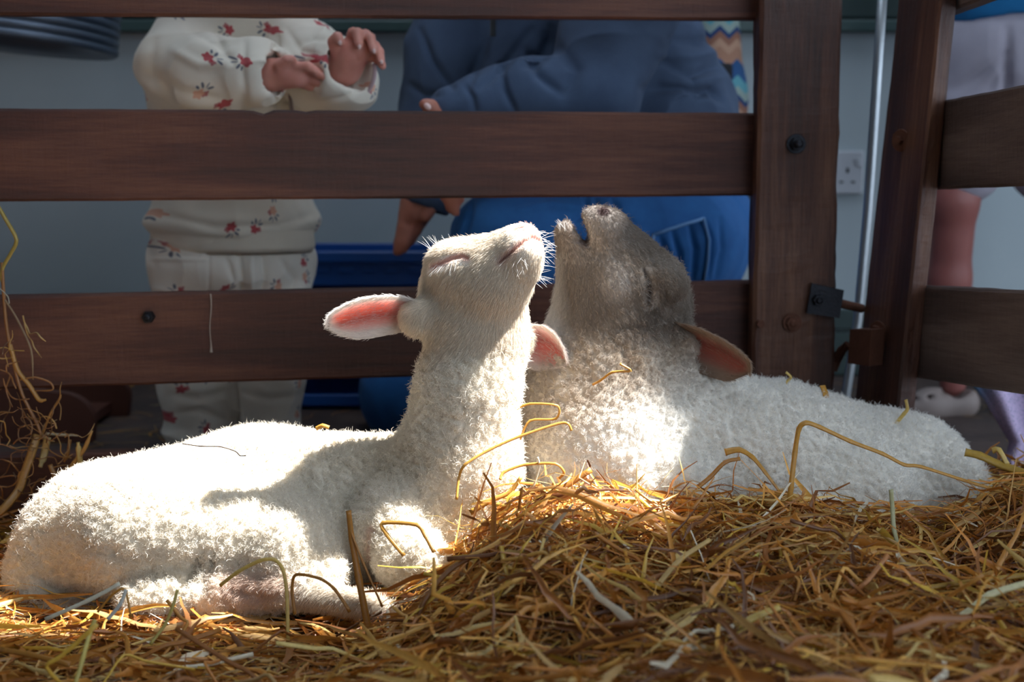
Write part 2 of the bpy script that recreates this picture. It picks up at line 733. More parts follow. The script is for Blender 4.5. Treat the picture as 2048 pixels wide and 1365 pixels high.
def rail(name, l, r, mat, parent, th, Yf, seed, **kw):
    (xl, t0, b0), (xr, t1, b1) = l, r
    A0, A3 = at(xl, b0, Yf(xl)), at(xl, t0, Yf(xl))
    B0, B3 = at(xr, b1, Yf(xr)), at(xr, t1, Yf(xr))
    return board(name, [A0, A0 + nrm * th, A3 + nrm * th, A3], [B0, B0 + nrm * th, B3 + nrm * th, B3], mat, parent, seed=seed, **kw)


XL, XR = -330, 1560


def ln(y0, y1, x):            # a straight edge through (0,y0) and (1510,y1)
    return y0 + (y1 - y0) * x / 1510.0


for i, (ta, tb, ba, bb) in enumerate(((-160, -126, 30, 40), (217, 226, 404, 392), (593, 563, 779, 734), (912, 868, 1100, 1040))):
    nt = ((0.42, 0.006, 0.007), (0.47, 0.004, 0.003)) if i == 1 else ()
    rail('rail', (XL, ln(ta, tb, XL), ln(ba, bb, XL)), (XR, ln(ta, tb, XR), ln(ba, bb, XR)), WOOD, gate, 0.024, gate_Y, 3 + i, nseg=90, notches=nt)


def post_quad(xl, xr, py, Y, th):
    a, b_ = at(xl, py, Y), at(xr, py, Y)
    return [a, b_, b_ + Vector((0.0, th, 0)), a + Vector((0.0, th, 0))]


PYF = 1.805
board('post', post_quad(1498, 1663, 1010, PYF, 0.052), post_quad(1528, 1688, -230, PYF, 0.052), WOOD_POST, gate, bev=0.004, nseg=70, rough=0.002, seed=21)
pl = at(-300, 600, gate_Y(-300) - 0.03)
MB().box((pl.x - 0.05, pl.y - 0.025, 0.0), (pl.x + 0.05, pl.y + 0.025, 0.80), 0.004).build('post', WOOD_POST, gate)


def bolt(px, py, Y, r, parent, mat, length=0.02, washer=0.0, nrmv=(0, -1, 0)):
    c = at(px, py, Y)
    m = MB()
    if washer:
        m.lathe([(washer * 0.96, 0), (washer, 0.001), (washer * .96, 0.0022)], c, nrmv, 20)
    m.lathe([(r, -0.004), (r, 0.007), (r * .93, 0.008)], c, nrmv, 6)
    prof = [(r * .58, 0.004)]
    z = 0.008
    while z < length:
        prof += [(r * .58, z), (r * .50, z + 0.0012)]
        z += 0.0024
    prof += [(r * .5, length), (r * .3, length + 0.001)]
    m.lathe(prof, c, nrmv, 14)
    return m.build('bolt', mat, parent)


bolt(1592, 288, PYF - 0.001, 0.0085, gate, IRON, 0.024, 0.0125)
bolt(1584, 646, PYF - 0.001, 0.0085, gate, RUST, 0.010, 0.0125)
bolt(1520, 648, PYF - 0.001, 0.0055, gate, RUST, 0.006)
bolt(298, 634, gate_Y(298) - 0.001, 0.0075, gate, IRON, 0.012)

# hinge plate, nut and threaded pin on the post
hp = [at(1622, 566, PYF - 0.004), at(1686, 580, PYF - 0.004), at(1677, 636, PYF - 0.004), at(1612, 626, PYF - 0.004)]
m = MB()
V = hp + [p + Vector((0, -0.006, 0)) for p in hp]
m.add(V, [(0, 1, 2, 3), (7, 6, 5, 4), (0, 4, 5, 1), (1, 5, 6, 2), (2, 6, 7, 3), (3, 7, 4, 0)])
plate = m.build('hinge_plate', IRON, gate)
bolt(1636, 600, PYF - 0.010, 0.0075, plate, IRON, 0.011, 0.0)
e0, e1 = at(1676, 606, PYF - 0.004), at(1726, 618, PYF + 0.02)
prof, N = [], 22
d = e1 - e0
for i in range(N):
    prof += [(0.0058, d.length * i / N), (0.0048, d.length * (i + .5) / N)]
MB().lathe(prof, e0, d, 14).build('threaded_pin', RUST, plate)

# drip of dried paint on the lower rail, knot broken out of the middle one
DRIP = plain('dried_drip', srgb(150, 138, 128), 0.5, 0.1, 50, 0.0)
pts = [at(421 + 1.5 * math.sin(i * .9), 588 + i * 13, gate_Y(421) - 0.0012) for i in range(10)]
MB().tube(pts, [0.0011, .0009, .0007, .0008, .0006, .0007, .0006, .0006, .0009, .0017], 6).build('dried_drip', DRIP, gate)

# ------------------------------------------------------------------ the side gate, leaning, at right
sg = empty('side_gate', (0.52, 1.75, 0), 'leaning greyish brown wooden gate at the right end of the pen', 'gate')


def sq(a, bq, c):
    return [a, bq, c, a + (c - bq)]


st_b = sq(at(1697, 905, 1.82), at(1785, 905, 1.69), at(1822, 905, 1.697))
st_t = sq(at(1798, -14, 1.82), at(1882, -14, 1.69), at(1917, -14, 1.697))
board('stile', [st_b[0], st_b[1], st_b[2], st_b[3]], [st_t[0], st_t[1], st_t[2], st_t[3]], WOOD_POST, sg, bev=0.003, nseg=60, rough=0.0016, seed=31)


def side_rail(p0, p1, q0, q1, seed):
    """p: top edge, q: bottom edge, each (px,py) at the stile and at the picture's edge"""
    T0, T1 = at(*p0, 1.70), at(*p1, 1.49)
    U0, U1 = at(*q0, 1.70), at(*q1, 1.49)
    ext = lambda a, c, s: a + (c - a) * s
    A3, A0 = ext(T0, T1, -0.5), ext(U0, U1, -0.5)
    B3, B0 = ext(T0, T1, 1.7), ext(U0, U1, 1.7)
    o = Vector((0.024, 0.004, 0))
    board('rail', [A0, A0 + o, A3 + o, A3], [B0, B0 + o, B3 + o, B3], WOOD_GREY, sg, nseg=50, seed=seed)


side_rail((1890, 200), (2048, 168), (1880, 378), (2048, 372), 41)
side_rail((1848, 572), (2048, 583), (1834, 757), (2048, 791), 42)
side_rail((1919, -30), (2048, -92), (1916, 16), (2048, -34), 43)
# worn washer mark and bolt on the stile, square hinge lug, hook
bolt(1803, 281, 1.755, 0.0055, sg, RUST, 0.004, 0.014, (-0.83, -0.55, 0))
bolt(1757, 662, 1.758, 0.0075, sg, RUST, 0.005, 0.013, (-0.83, -0.55, 0))
lug = [at(1700, 659, 1.775), at(1743, 660, 1.725), at(1738, 733, 1.725), at(1695, 727, 1.775)]
V = lug + [p + Vector((0.02, 0.012, 0)) for p in lug]
MB().add(V, [(3, 2, 1, 0), (4, 5, 6, 7), (0, 1, 5, 4), (1, 2, 6, 5), (2, 3, 7, 6), (3, 0, 4, 7)]).build('hinge_lug', RUST, sg)
pts = [at(1697, 690, 1.80), at(1684, 700, 1.81), at(1672, 722, 1.82), at(1666, 742, 1.82)]
MB().tube(pts, [0.006, .007, .0075, .006], 8, 0.6).build('hook', RUST, sg)

# galvanised rod standing between the two gates
rod = [at(1772, -120, 1.95), at(1752, 190, 1.95), at(1736, 420, 1.95), at(1716, 640, 1.95), at(1692, 790, 1.95), at(1672, 900, 1.95)]
o = MB().tube(rod, 0.0068, 16).build('metal_rod', STEEL, None, True)
tag(o, 'thin galvanised metal rod leaning between the two gate posts', 'rod')

# ------------------------------------------------------------------ wall socket
sk = at(1648, 345, WY)
SOCK = plain('white_plastic', srgb(186, 190, 196), 0.35, 0.03, 20, 0.0)
HOLE = plain('socket_hole', srgb(30, 30, 32), 0.6, 0.0, 20, 0.0)
so = empty('wall_socket', (sk.x, WY, sk.z - 0.043), 'pale double power socket on the wall between the two gate posts', 'socket')
MB().box((sk.x - 0.073, WY - 0.011, sk.z - 0.041), (sk.x + 0.073, WY, sk.z + 0.041), 0.003).build('face_plate', SOCK, so)
for cx in (-0.036, 0.042):
    for (dx, dz, w, h) in ((0, 0.004, 0.0025, 0.0045), (-0.011, -0.018, 0.0035, 0.002), (0.011, -0.018, 0.0035, 0.002)):
        MB().box((sk.x + cx + dx - w, WY - 0.0118, sk.z + dz - h), (sk.x + cx + dx + w, WY - 0.0105, sk.z + dz + h)).build('pin_hole', HOLE, so)
    MB().box((sk.x + cx + 0.016, WY - 0.014, sk.z + 0.012), (sk.x + cx + 0.024, WY - 0.0105, sk.z + 0.026), 0.001).build('switch', SOCK, so)

# ------------------------------------------------------------------ blue crate behind the small child
BLUE = plain('blue_plastic', srgb(22, 78, 150), 0.4, 0.08, 20, 0.05)
CY = 2.36
cx0, cx1 = at(520, 600, CY).x, at(905, 600, CY).x
ztop = at(700, 510, CY).z
cr = empty('plastic_crate', ((cx0 + cx1) / 2, CY + .12, 0), 'dark blue plastic crate standing on the floor beside the small child', 'crate')
zr = at(700, 572, CY).z
zl = at(700, 790, CY).z
dep = 0.26
MB().box((cx0, CY, zr), (cx1, CY + 0.008, ztop), 0.002).build('front_band', BLUE, cr)
MB().box((cx0, CY, 0.002), (cx1, CY + 0.008, zl), 0.002).build('front_band', BLUE, cr)
MB().box((cx0 - 0.008, CY - 0.010, ztop - 0.012), (cx1 + 0.008, CY + 0.012, ztop + 0.006), 0.002).build('rim', BLUE, cr)
MB().box((cx0, CY + dep, 0.002), (cx1, CY + dep + 0.008, ztop), 0.002).build('back_panel', BLUE, cr)
for xx in (cx0, cx1 - 0.008):
    MB().box((xx, CY + 0.008, 0.002), (xx + 0.008, CY + dep, ztop), 0.002).build('side_panel', BLUE, cr)
MB().box((cx0, CY, 0.002), (cx1, CY + dep, 0.010), 0.002).build('base', BLUE, cr)
MB().box((cx0 + .008, CY + 0.008, zr + 0.004), (cx1 - .008, CY + dep, zr + 0.010)).build('shelf', BLUE, cr)
for i in range(9):
    x = cx0 + 0.02 + i * 0.038
    MB().box((x, CY - 0.0035, ztop - 0.030), (x + 0.022, CY + 0.002, ztop - 0.021), 0.001).build('rib', BLUE, cr)

# ------------------------------------------------------------------ ribbed drum hanging at the top left
DRUM = plain('dark_ribbed_metal', srgb(96, 108, 124), 0.4, 0.1, 30, 0.05, 0.35)
DY = 2.30
dc = at(30, 92, DY)
R = rp(196, DY)
dr = empty('ribbed_drum', (dc.x, dc.y, dc.z), 'dark ribbed round metal drum hanging at the top left of the picture', 'hanging drum')
prof = [(R * .60, 0.030), (R * .62, 0.016), (R * .74, 0.006), (R * .97, 0.0)]
z = 0.003
for i in range(13):
    prof += [(R, z), (R, z + 0.008), (R * .965, z + 0.0095), (R * .965, z + 0.012)]
    z += 0.0135
prof += [(R * .98, z), (R * .90, z + 0.01), (R * .3, z + 0.05), (0.02, z + 0.07)]
qt = Vector((0.10, 0.06, 1)).normalized()
MB().lathe(prof, dc, qt, 72).build('drum_body', DRUM, dr, True)
MB().tube([dc + qt * (z + 0.06), dc + qt * (z + 0.25) + Vector((0, 0, .02)), Vector((dc.x + .05, dc.y + .04, zc))], 0.004, 8).build('cord', DRUM, dr)

# ------------------------------------------------------------------ low brown trough on the floor at left
TRO = plain('brown_board', srgb(92, 52, 38), 0.6, 0.15, 14, 0.2)
ty = 2.10
tx0, tx1 = at(-420, 850, ty).x, at(188, 850, ty).x
zt = at(100, 786, ty).z
tro = empty('feed_trough', ((tx0 + tx1) / 2, ty + .1, 0), 'low brown wooden trough with a rounded end on the floor at far left', 'trough')


def round_board(y0, y1, x0, x1, zt, parent, name):
    P = [(x0, 0.001), (x1 - 0.004, 0.001)]
    r = 0.055
    for i in range(9):
        a = math.pi / 2 * i / 8
        P.append((x1 - r + r * math.cos(a), zt - r * .8 + r * .8 * math.sin(a)))
    P += [(x1 - 0.12, zt + 0.008), (x0, zt + 0.02)]
    n = len(P)
    V = [(x, y0, z) for x, z in P] + [(x, y1, z) for x, z in P]
    F = [tuple(range(n)), tuple(range(2 * n - 1, n - 1, -1))] + [(i, i + n, (i + 1) % n + n, (i + 1) % n) for i in range(n)]
    MB().add(V, F).build(name, TRO, parent)


round_board(ty, ty + 0.02, tx0, tx1, zt, tro, 'side_board')
round_board(ty + 0.20, ty + 0.22, tx0, tx1, zt, tro, 'side_board')
MB().box((tx0, ty + 0.02, 0.01), (tx1 - 0.03, ty + 0.20, 0.025)).build('base_board', TRO, tro)

# ------------------------------------------------------------------ the lambs
def hair_curves(name, roots, pts, rad, cols, mat, parent):
    """pts: (n,k,3) strands; one colour a strand"""
    n, k = pts.shape[:2]
    cu = bpy.data.hair_curves.new(name)
    cu.add_curves([k] * n)
    cu.attributes['position'].data.foreach_set('vector', pts.reshape(-1).astype(np.float32))
    ra = cu.attributes.get('radius') or cu.attributes.new('radius', 'FLOAT', 'POINT')
    ra.data.foreach_set('value', np.asarray(rad, np.float32).reshape(-1))
    ca = cu.attributes.new('Col', 'FLOAT_COLOR', 'POINT')
    c = np.ones((n * k, 4), np.float32)
    c[:, :3] = np.repeat(cols, k, 0)
    ca.data.foreach_set('color', c.reshape(-1))
    cu.materials.append(mat)
    o = bpy.data.objects.new(name, cu)
    COL.objects.link(o)
    parent_to(o, parent)
    return o


def hair_mat(name, trans=0.35, rough=0.6):
    t = NT(name)
    c = t.n('ShaderNodeAttribute', attribute_name='Col').outputs['Color']
    d = t.n('ShaderNodeBsdfDiffuse', {'Color': c}).outputs[0]
    tr_ = t.n('ShaderNodeBsdfTranslucent', {'Color': c}).outputs[0]
    mx = t.n('ShaderNodeMixShader', {0: trans, 1: d, 2: tr_}).outputs[0]
    return t.done(mx)


WOOL = attr_mat('lamb_skin_and_wool', 0.95, 0.25, 420)
HAIR = hair_mat('wool_fibre')
t = NT('lamb_ear')
c_ = t.n('ShaderNodeAttribute', attribute_name='Col').outputs['Color']
EAR = t.done(t.n('ShaderNodeMixShader', {0: 0.55, 1: t.pbr(c_, 0.8), 2: t.n('ShaderNodeBsdfTranslucent', {'Color': c_}).outputs[0]}).outputs[0])


def lin(*c):
    return np.array(srgb(*c)[:3])


def sample_surface(V, F, dens, n, rng):
    """area-and-density weighted random points on quads"""
    a, b_, c, d = V[F[:, 0]], V[F[:, 1]], V[F[:, 2]], V[F[:, 3]]
    area = np.linalg.norm(np.cross(c - a, d - b_), axis=1) / 2 * dens[F].mean(1)
    cum = np.cumsum(area)
    idx = np.searchsorted(cum, rng.random(n) * cum[-1])
    idx = np.minimum(idx, len(F) - 1)
    u, v = rng.random((2, n))
    w = np.stack([(1 - u) * (1 - v), u * (1 - v), u * v, (1 - u) * v], 1)
    return idx, w


def interp(A, F, idx, w):
    return (A[F[idx]] * w[..., None]).sum(1)


def norm(a):
    return a / (np.linalg.norm(a, axis=1)[:, None] + 1e-12)


def ear_mesh(line, widths, nrm_, cup, inner, outer, th=0.0035, nu=36, nv=18, skew=0.0, pinkmask=0.62):
    """leaf-shaped ear: centre line points (world), half widths (m), the way its hollow side faces"""
    L = [Vector(p) for p in line]
    n = len(L) - 1
    nrm_ = Vector(nrm_).normalized()
    V, C, front = [], [], []
    grid = []
    for side in (0, 1):
        for i in range(nu + 1):
            s = i / nu
            q = s * n
            j = min(int(q), n - 1)
            f = q - j
            # smooth centre line
            P0, P1, P2, P3 = L[max(j - 1, 0)], L[j], L[j + 1], L[min(j + 2, n)]
            p = 0.5 * ((2 * P1) + (P2 - P0) * f + (2 * P0 - 5 * P1 + 4 * P2 - P3) * f * f + (3 * P1 - P0 - 3 * P2 + P3) * f ** 3)
            tng = (0.5 * ((P2 - P0) + (2 * P0 - 5 * P1 + 4 * P2 - P3) * 2 * f + (3 * P1 - P0 - 3 * P2 + P3) * 3 * f * f)).normalized()
            wd = nrm_.cross(tng).normalized()
            nn = tng.cross(wd).normalized()
            w = float(np.interp(s, np.linspace(0, 1, len(widths)), widths))
            for kx in range(nv + 1):
                v = -1 + 2 * kx / nv
                e = 1 - abs(v) ** 3
                off = nn * (-cup * (1 - v * v) * (0.35 + 0.65 * math.sin(math.pi * min(1, s * 0.85 + 0.1)))) + nn * skew * v
                thick = th * (0.25 + 0.75 * e)
                pt = p + wd * (w * v) + off - nn * (thick if side else 0)
                V.append(tuple(pt))
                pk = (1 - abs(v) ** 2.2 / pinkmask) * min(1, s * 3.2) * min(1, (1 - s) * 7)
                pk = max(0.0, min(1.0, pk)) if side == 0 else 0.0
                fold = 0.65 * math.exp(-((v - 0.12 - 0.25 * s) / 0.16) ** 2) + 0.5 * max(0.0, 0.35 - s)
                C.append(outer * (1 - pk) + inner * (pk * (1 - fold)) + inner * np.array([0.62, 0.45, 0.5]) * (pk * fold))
    V, C = np.array(V), np.array(C)
    W = nv + 1
    base = (nu + 1) * W
    F = []
    for i in range(nu):
        for kx in range(nv):
            a = i * W + kx
            F.append((a, a + 1, a + W + 1, a + W))
            F.append((base + a, base + a + W, base + a + W + 1, base + a + 1))
        for kx in (0, nv):
            a = i * W + kx
            F.append((a, a + W, base + a + W, base + a) if kx == 0 else (a, base + a, base + a + W, a + W))
    for i in (0, nu):
        for kx in range(nv):
            a = i * W + kx
            F.append((a, base + a, base + a + 1, a + 1) if i == 0 else (a, a + 1, base + a + 1, base + a))
    return V, np.array(F), C


def orient_out(V, F):
    """flip all if the shell is inside out"""
    a, b_, c, d = (V[F[:, i]] for i in range(4))
    vol = (np.cross(c - a, d - b_) * (a + c)).sum()
    return F if vol > 0 else F[:, ::-1]


def build_lamb(name, label, prims, creases, vox, wool_fn, col_fn, flow_fn, len_fn, ears, seed, nub=(0.0019, 170), n_wool=150000, n_face=60000, wool_len=0.0075):
    rng = np.random.default_rng(seed)
    V, F = sdf_mesh(prims, vox)
    F = orient_out(V, F)
    V = smooth(V, F, 2, 0.5)
    V, F = subdivide(V, F)
    V = grooves(V, F, creases)
    px, py = proj(V)
    N = vnormals(V, F)
    wool = wool_fn(px, py, V)
    # curled locks: the fleece is a skin of small knobs
    d1, _ = worley(V, nub[1], seed)
    d2, _ = worley(V + 3.1, nub[1] * 0.45, seed + 9)
    big = vnoise(V, 45, seed + 4)
    V = V + N * (wool * (nub[0] * (0.75 - d1) * (1 + 0.5 * big) + nub[0] * 0.9 * (0.6 - d2)) + (1 - wool) * 0.0003 * vnoise(V, 200, seed))[:, None]
    N = vnormals(V, F)
    cols = col_fn(px, py, V, N, wool)
    nbody = len(V)
    mi = [0] * len(F)
    Vs, Fs, Cs = [V], [F], [cols]
    off = len(V)
    for e in ears:
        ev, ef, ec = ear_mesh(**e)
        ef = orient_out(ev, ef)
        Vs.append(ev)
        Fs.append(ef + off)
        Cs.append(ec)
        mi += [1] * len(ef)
        off += len(ev)
    Cs[0] = cols * (1 - wool[:, None] * (1 - np.array([0.90, 0.86, 0.79])))      # yellowish wool roots, painted darker as shade in the gaps between locks
    o = mesh_obj(name, np.concatenate(Vs), np.concatenate(Fs), [WOOL, EAR], None, True, mi, np.concatenate(Cs))
    tag(o, label, 'lamb')

    # fleece: crimped fibres drawn together into locks
    k = 5
    idx, w = sample_surface(V, F, wool, n_wool, rng)
    P, Nn = interp(V, F, idx, w), norm(interp(N, F, idx, w))
    Cc = (cols[F[idx]] * w[..., None]).sum(1)
    _, lock = worley(P, nub[1], seed)
    ln_ = wool_len * (0.55 + 0.75 * rng.random(n_wool))
    rnd = rng.normal(size=(n_wool, 3))
    tdir = norm(rnd - (rnd * Nn).sum(1)[:, None] * Nn)
    bdir = np.cross(Nn, tdir)
    toward = lock - P
    toward -= (toward * Nn).sum(1)[:, None] * Nn
    ph = rng.random(n_wool) * 6.28
    stray = (rng.random(n_wool) < 0.06)
    ln_ = np.where(stray, ln_ * 1.7, ln_)
    pts = np.zeros((n_wool, k, 3))
    for j in range(k):
        s = j / (k - 1)
        cr = 0.0011 * s ** 0.5
        pts[:, j] = (P - Nn * 0.0004 + Nn * (ln_ * (0.62 * s))[:, None] + tdir * (ln_ * 0.38 * s * s)[:, None]
                     + toward * (0.88 * s * np.where(stray, 0.1, 1))[:, None]
                     + (tdir * np.cos(ph + s * 9)[:, None] + bdir * np.sin(ph + s * 9)[:, None]) * cr)
    rad = np.tile(np.array([0.00020, 0.00019, 0.00017, 0.00014, 0.00006]), (n_wool, 1))
    cj = Cc * (0.94 + 0.12 * rng.random(n_wool))[:, None]
    tag(hair_curves('fleece', P, pts, rad, cj, HAIR, o), kind='stuff')

    # short smooth hair on the face, legs and the ears' rims
    hl = len_fn(px, py)
    idx, w = sample_surface(V, F, np.clip(1 - wool, 0, 1) * np.clip(hl * 1.3, 0.6, 1), n_face, rng)
    P, Nn = interp(V, F, idx, w), norm(interp(N, F, idx, w))
    Cc = (cols[F[idx]] * w[..., None]).sum(1)
    fl = flow_fn(P)
    Lf = 0.0085 * (hl[F[idx]] * w).sum(1)
    parts = [(P, Nn, Cc, fl, Lf)]
    for ev, ef, ec, e in zip(Vs[1:], Fs[1:], Cs[1:], ears):
        eN = vnormals(ev, ef - ef.min())
        f0 = ef - ef.min()
        dens = np.ones(len(ev))
        ii, ww = sample_surface(ev, f0, dens, 6500, rng)
        eP, eNn = interp(ev, f0, ii, ww), norm(interp(eN, f0, ii, ww))
        eC = (ec[f0[ii]] * ww[..., None]).sum(1)
        pink = (eC[:, 0] - eC[:, 2]) > 0.22
        keep = ~pink | (rng.random(len(eP)) < 0.30)
        tip = np.array(e['line'][-1]) - np.array(e['line'][0])
        parts.append((eP[keep], eNn[keep], np.where(pink[keep][:, None], e['outer'] * .6 + eC[keep] * .4, eC[keep]), np.tile(tip, (keep.sum(), 1)), np.full(keep.sum(), 0.0062)))
    AP = np.concatenate([p[0] for p in parts])
    AN = np.concatenate([p[1] for p in parts])
    AC = np.concatenate([p[2] for p in parts])
    AF = np.concatenate([p[3] for p in parts])
    AL = np.concatenate([p[4] for p in parts])
    n = len(AP)
    AF = norm(AF - (AF * AN).sum(1)[:, None] * AN + rng.normal(size=(n, 3)) * 0.12 * np.linalg.norm(AF, axis=1)[:, None])
    L = AL * (0.6 + 0.7 * rng.random(n))
    pts = np.zeros((n, 4, 3))
    for j in range(4):
        s = j / 3
        pts[:, j] = AP - AN * 0.0003 + AF * (L * s * 0.92)[:, None] + AN * (L * (0.42 * s - 0.22 * s * s))[:, None]
    rad = np.tile(np.array([0.00014, 0.00013, 0.0001, 0.00003]), (n, 1))
    tag(hair_curves('short_hair', AP, pts, rad, AC * (0.80 + 0.36 * rng.random(n))[:, None], HAIR, o), kind='stuff')
    return o, V, F, N


def px_blob(px, py, c, r, soft=0.6):
    d = np.hypot((px - c[0]) / r[0], (py - c[1]) / r[1])
    return 1 - sstep(1 - soft, 1, d)


# ---- white lamb, head thrown back
A_prims = [
    rc((215, 1085, 1.45, 160), (520, 1055, 1.48, 190), 0.03),
    rc((520, 1055, 1.48, 190), (850, 1045, 1.45, 172), 0.03),
    rc((150, 1135, 1.43, 122), (260, 1120, 1.42, 130), 0.03),
    rc((285, 1075, 1.375, 128), (585, 1105, 1.345, 92), 0.055),        # haunch
    rc((585, 1110, 1.33, 86), (640, 1150, 1.31, 52), 0.016),
    rc((610, 1170, 1.30, 46), (280, 1205, 1.31, 44), 0.010),           # shank
    rc((560, 1180, 1.29, 34), (735, 1212, 1.27, 24), 0.008),           # foot
    rc((735, 1212, 1.27, 24), (775, 1222, 1.265, 20), 0.006),
    rc((62, 1160, 1.40, 44), (95, 1222, 1.36, 40), 0.018),             # tail
    rc((95, 1222, 1.36, 40), (205, 1262, 1.32, 36), 0.012),
    rc((880, 1010, 1.41, 142), (915, 935, 1.41, 113), 0.03),           # chest
    rc((790, 1060, 1.36, 90), (815, 1110, 1.33, 66), 0.016),           # foreleg
    rc((815, 1115, 1.32, 56), (920, 1165, 1.29, 40), 0.010),
    rc((915, 930, 1.41, 112), (933, 790, 1.41, 93), 0.03),             # neck
    rc((933, 790, 1.41, 93), (950, 690, 1.42, 99), 0.02),
    rc((926, 592, 1.44, 86), (955, 640, 1.43, 96), 0.02),             # skull
    rc((955, 600, 1.42, 94), (985, 560, 1.40, 76), 0.012),             # cheek
    el((908, 537, 1.41), 57, 0.034, 54, 15, 0.022),                   # brow
    rc((955, 545, 1.405, 62), (1034, 497, 1.385, 47), 0.012),          # muzzle
    rc((985, 570, 1.40, 70), (1040, 530, 1.382, 43), 0.012),           # lower jaw
    rc((1045, 505, 1.375, 40), (1050, 478, 1.382, 30), 0.008),         # lips
    rc((870, 630, 1.41, 40), (835, 637, 1.40, 34), 0.014),             # ear root
    rc((1010, 672, 1.47, 36), (1040, 680, 1.48, 28), 0.014),
]
A_creases = [
    ([(1088, 484), (1066, 474), (1048, 482), (1030, 497), (1008, 516), (996, 527)], 5.0, 0.0042),   # mouth
    ([(1062, 474), (1064, 462), (1056, 452)], 3.5, 0.0014),
    ([(1020, 463), (1032, 456), (1046, 451)], 3.5, 0.0022),                                    # nostril
    ([(866, 532), (885, 524), (905, 516), (925, 512), (934, 517)], 4.0, 0.0028),                 # closed eye
    ([(872, 545), (895, 536), (918, 530)], 9.0, -0.0006),
    ([(870, 515), (895, 503), (925, 498)], 10.0, -0.0014),
    ([(890, 510), (930, 492), (985, 480)], 6, 0.0006),
    ([(205, 1185), (130, 1195), (95, 1180)], 16, 0.006),
    ([(405, 1108), (385, 1150), (345, 1195), (330, 1240)], 9, 0.007),
    ([(430, 1105), (415, 1150), (410, 1190)], 8, 0.006),
    ([(180, 1100), (260, 1120), (340, 1112)], 10, 0.003),
    ([(560, 885), (585, 930), (640, 1020), (690, 1085)], 22, 0.004),     # flank in front of the haunch
    ([(742, 1060), (738, 1100), (742, 1140), (752, 1165)], 7, 0.008),    # between chest and foreleg
    ([(480, 1140), (520, 1160), (560, 1150)], 9, 0.003),
    ([(470, 1180), (520, 1195), (590, 1190)], 8, 0.004),
]


def A_wool(px, py, V):
    head = 1 - sstep(690, 735, py + (px - 940) * 0.10)
    foot = px_blob(px, py, (690, 1205), (130, 46), 0.4) * (V[:, 1] < 1.33)
    under = px_blob(px, py, (505, 1175), (115, 52), 0.7) * (V[:, 1] < 1.36) * 0.8
    tail = px_blob(px, py, (140, 1230), (110, 50), 0.7) * 0.6
    return np.clip(1 - np.maximum.reduce([head, foot, under, tail]), 0, 1)


def A_col(px, py, V, N, wool):
    n = len(px)
    C = np.tile(lin(243, 235, 221), (n, 1))
    nz = vnoise(V, 30, 3)
    C = C * (1 - 0.05 * (nz[:, None] > 0.2) * wool[:, None])
    front = (N[:, 1] < 0.25)

    def put(m, col):
        nonlocal C
        m = np.clip(m, 0, 1)[:, None]
        C = C * (1 - m) + col * m
    put((1 - wool) * 0.7, lin(236, 220, 198))
    put(px_blob(px, py, (790, 920), (230, 70), 0.9) * 0.35 * wool, lin(214, 196, 168))      # painted shadow of neck and head on the back
    put(px_blob(px, py, (505, 1180), (130, 60), 0.8) * 0.55, lin(226, 188, 168))            # bare belly skin
    put(px_blob(px, py, (140, 1215), (130, 60), 0.8) * 0.4, lin(214, 190, 158))             # tan tone over the tail
    d, _ = poly_dist(px, py, [(1088, 484), (1066, 474), (1048, 482), (1030, 497), (1004, 520)])
    put(np.exp(-(d / 10) ** 2) * 0.45 * front, lin(216, 160, 148))
    put(np.exp(-(d / 3.5) ** 2) * 0.8 * front, lin(160, 96, 88))
    put(px_blob(px, py, (1046, 455), (27, 14), 0.9) * 0.85, lin(228, 140, 130))
    put(px_blob(px, py, (1070, 474), (20, 20), 0.9) * 0.45, lin(226, 164, 152))
    d, _ = poly_dist(px, py, [(866, 534), (885, 526), (905, 516), (925, 512), (934, 517)])
    put(np.exp(-(d / 7.0) ** 2) * 0.75 * front, lin(208, 132, 114))
    put(px_blob(px, py, (1045, 520), (40, 22), 0.9) * 0.25, lin(150, 130, 110))
    d, _ = poly_dist(px, py, [(742, 1060), (738, 1100), (742, 1150)])
    put(np.exp(-(d / 7) ** 2) * 0.5 * front, lin(206, 150, 140))
    return C


def A_len(px, py):
    m = sstep(15, 120, np.hypot(px - 1058, py - 468)) * 0.65 + 0.35
    d, _ = poly_dist(px, py, [(866, 534), (905, 516), (934, 517)])
    return m * (0.25 + 0.75 * sstep(5, 26, d))


def B_len(px, py):
    m = sstep(15, 150, np.hypot(px - 1180, py - 440)) * 0.35 + 0.42
    d, _ = poly_dist(px, py, [(1288, 540), (1300, 585), (1296, 605)])
    return m * (0.3 + 0.7 * sstep(5, 22, d)) + 0.6 * (1 - sstep(1110, 1150, px)) * sstep(500, 560, py)


def A_flow(P):
    return np.tile(np.array(at(930, 700, 1.42)) - np.array(at(1045, 490, 1.385)), (len(P), 1))


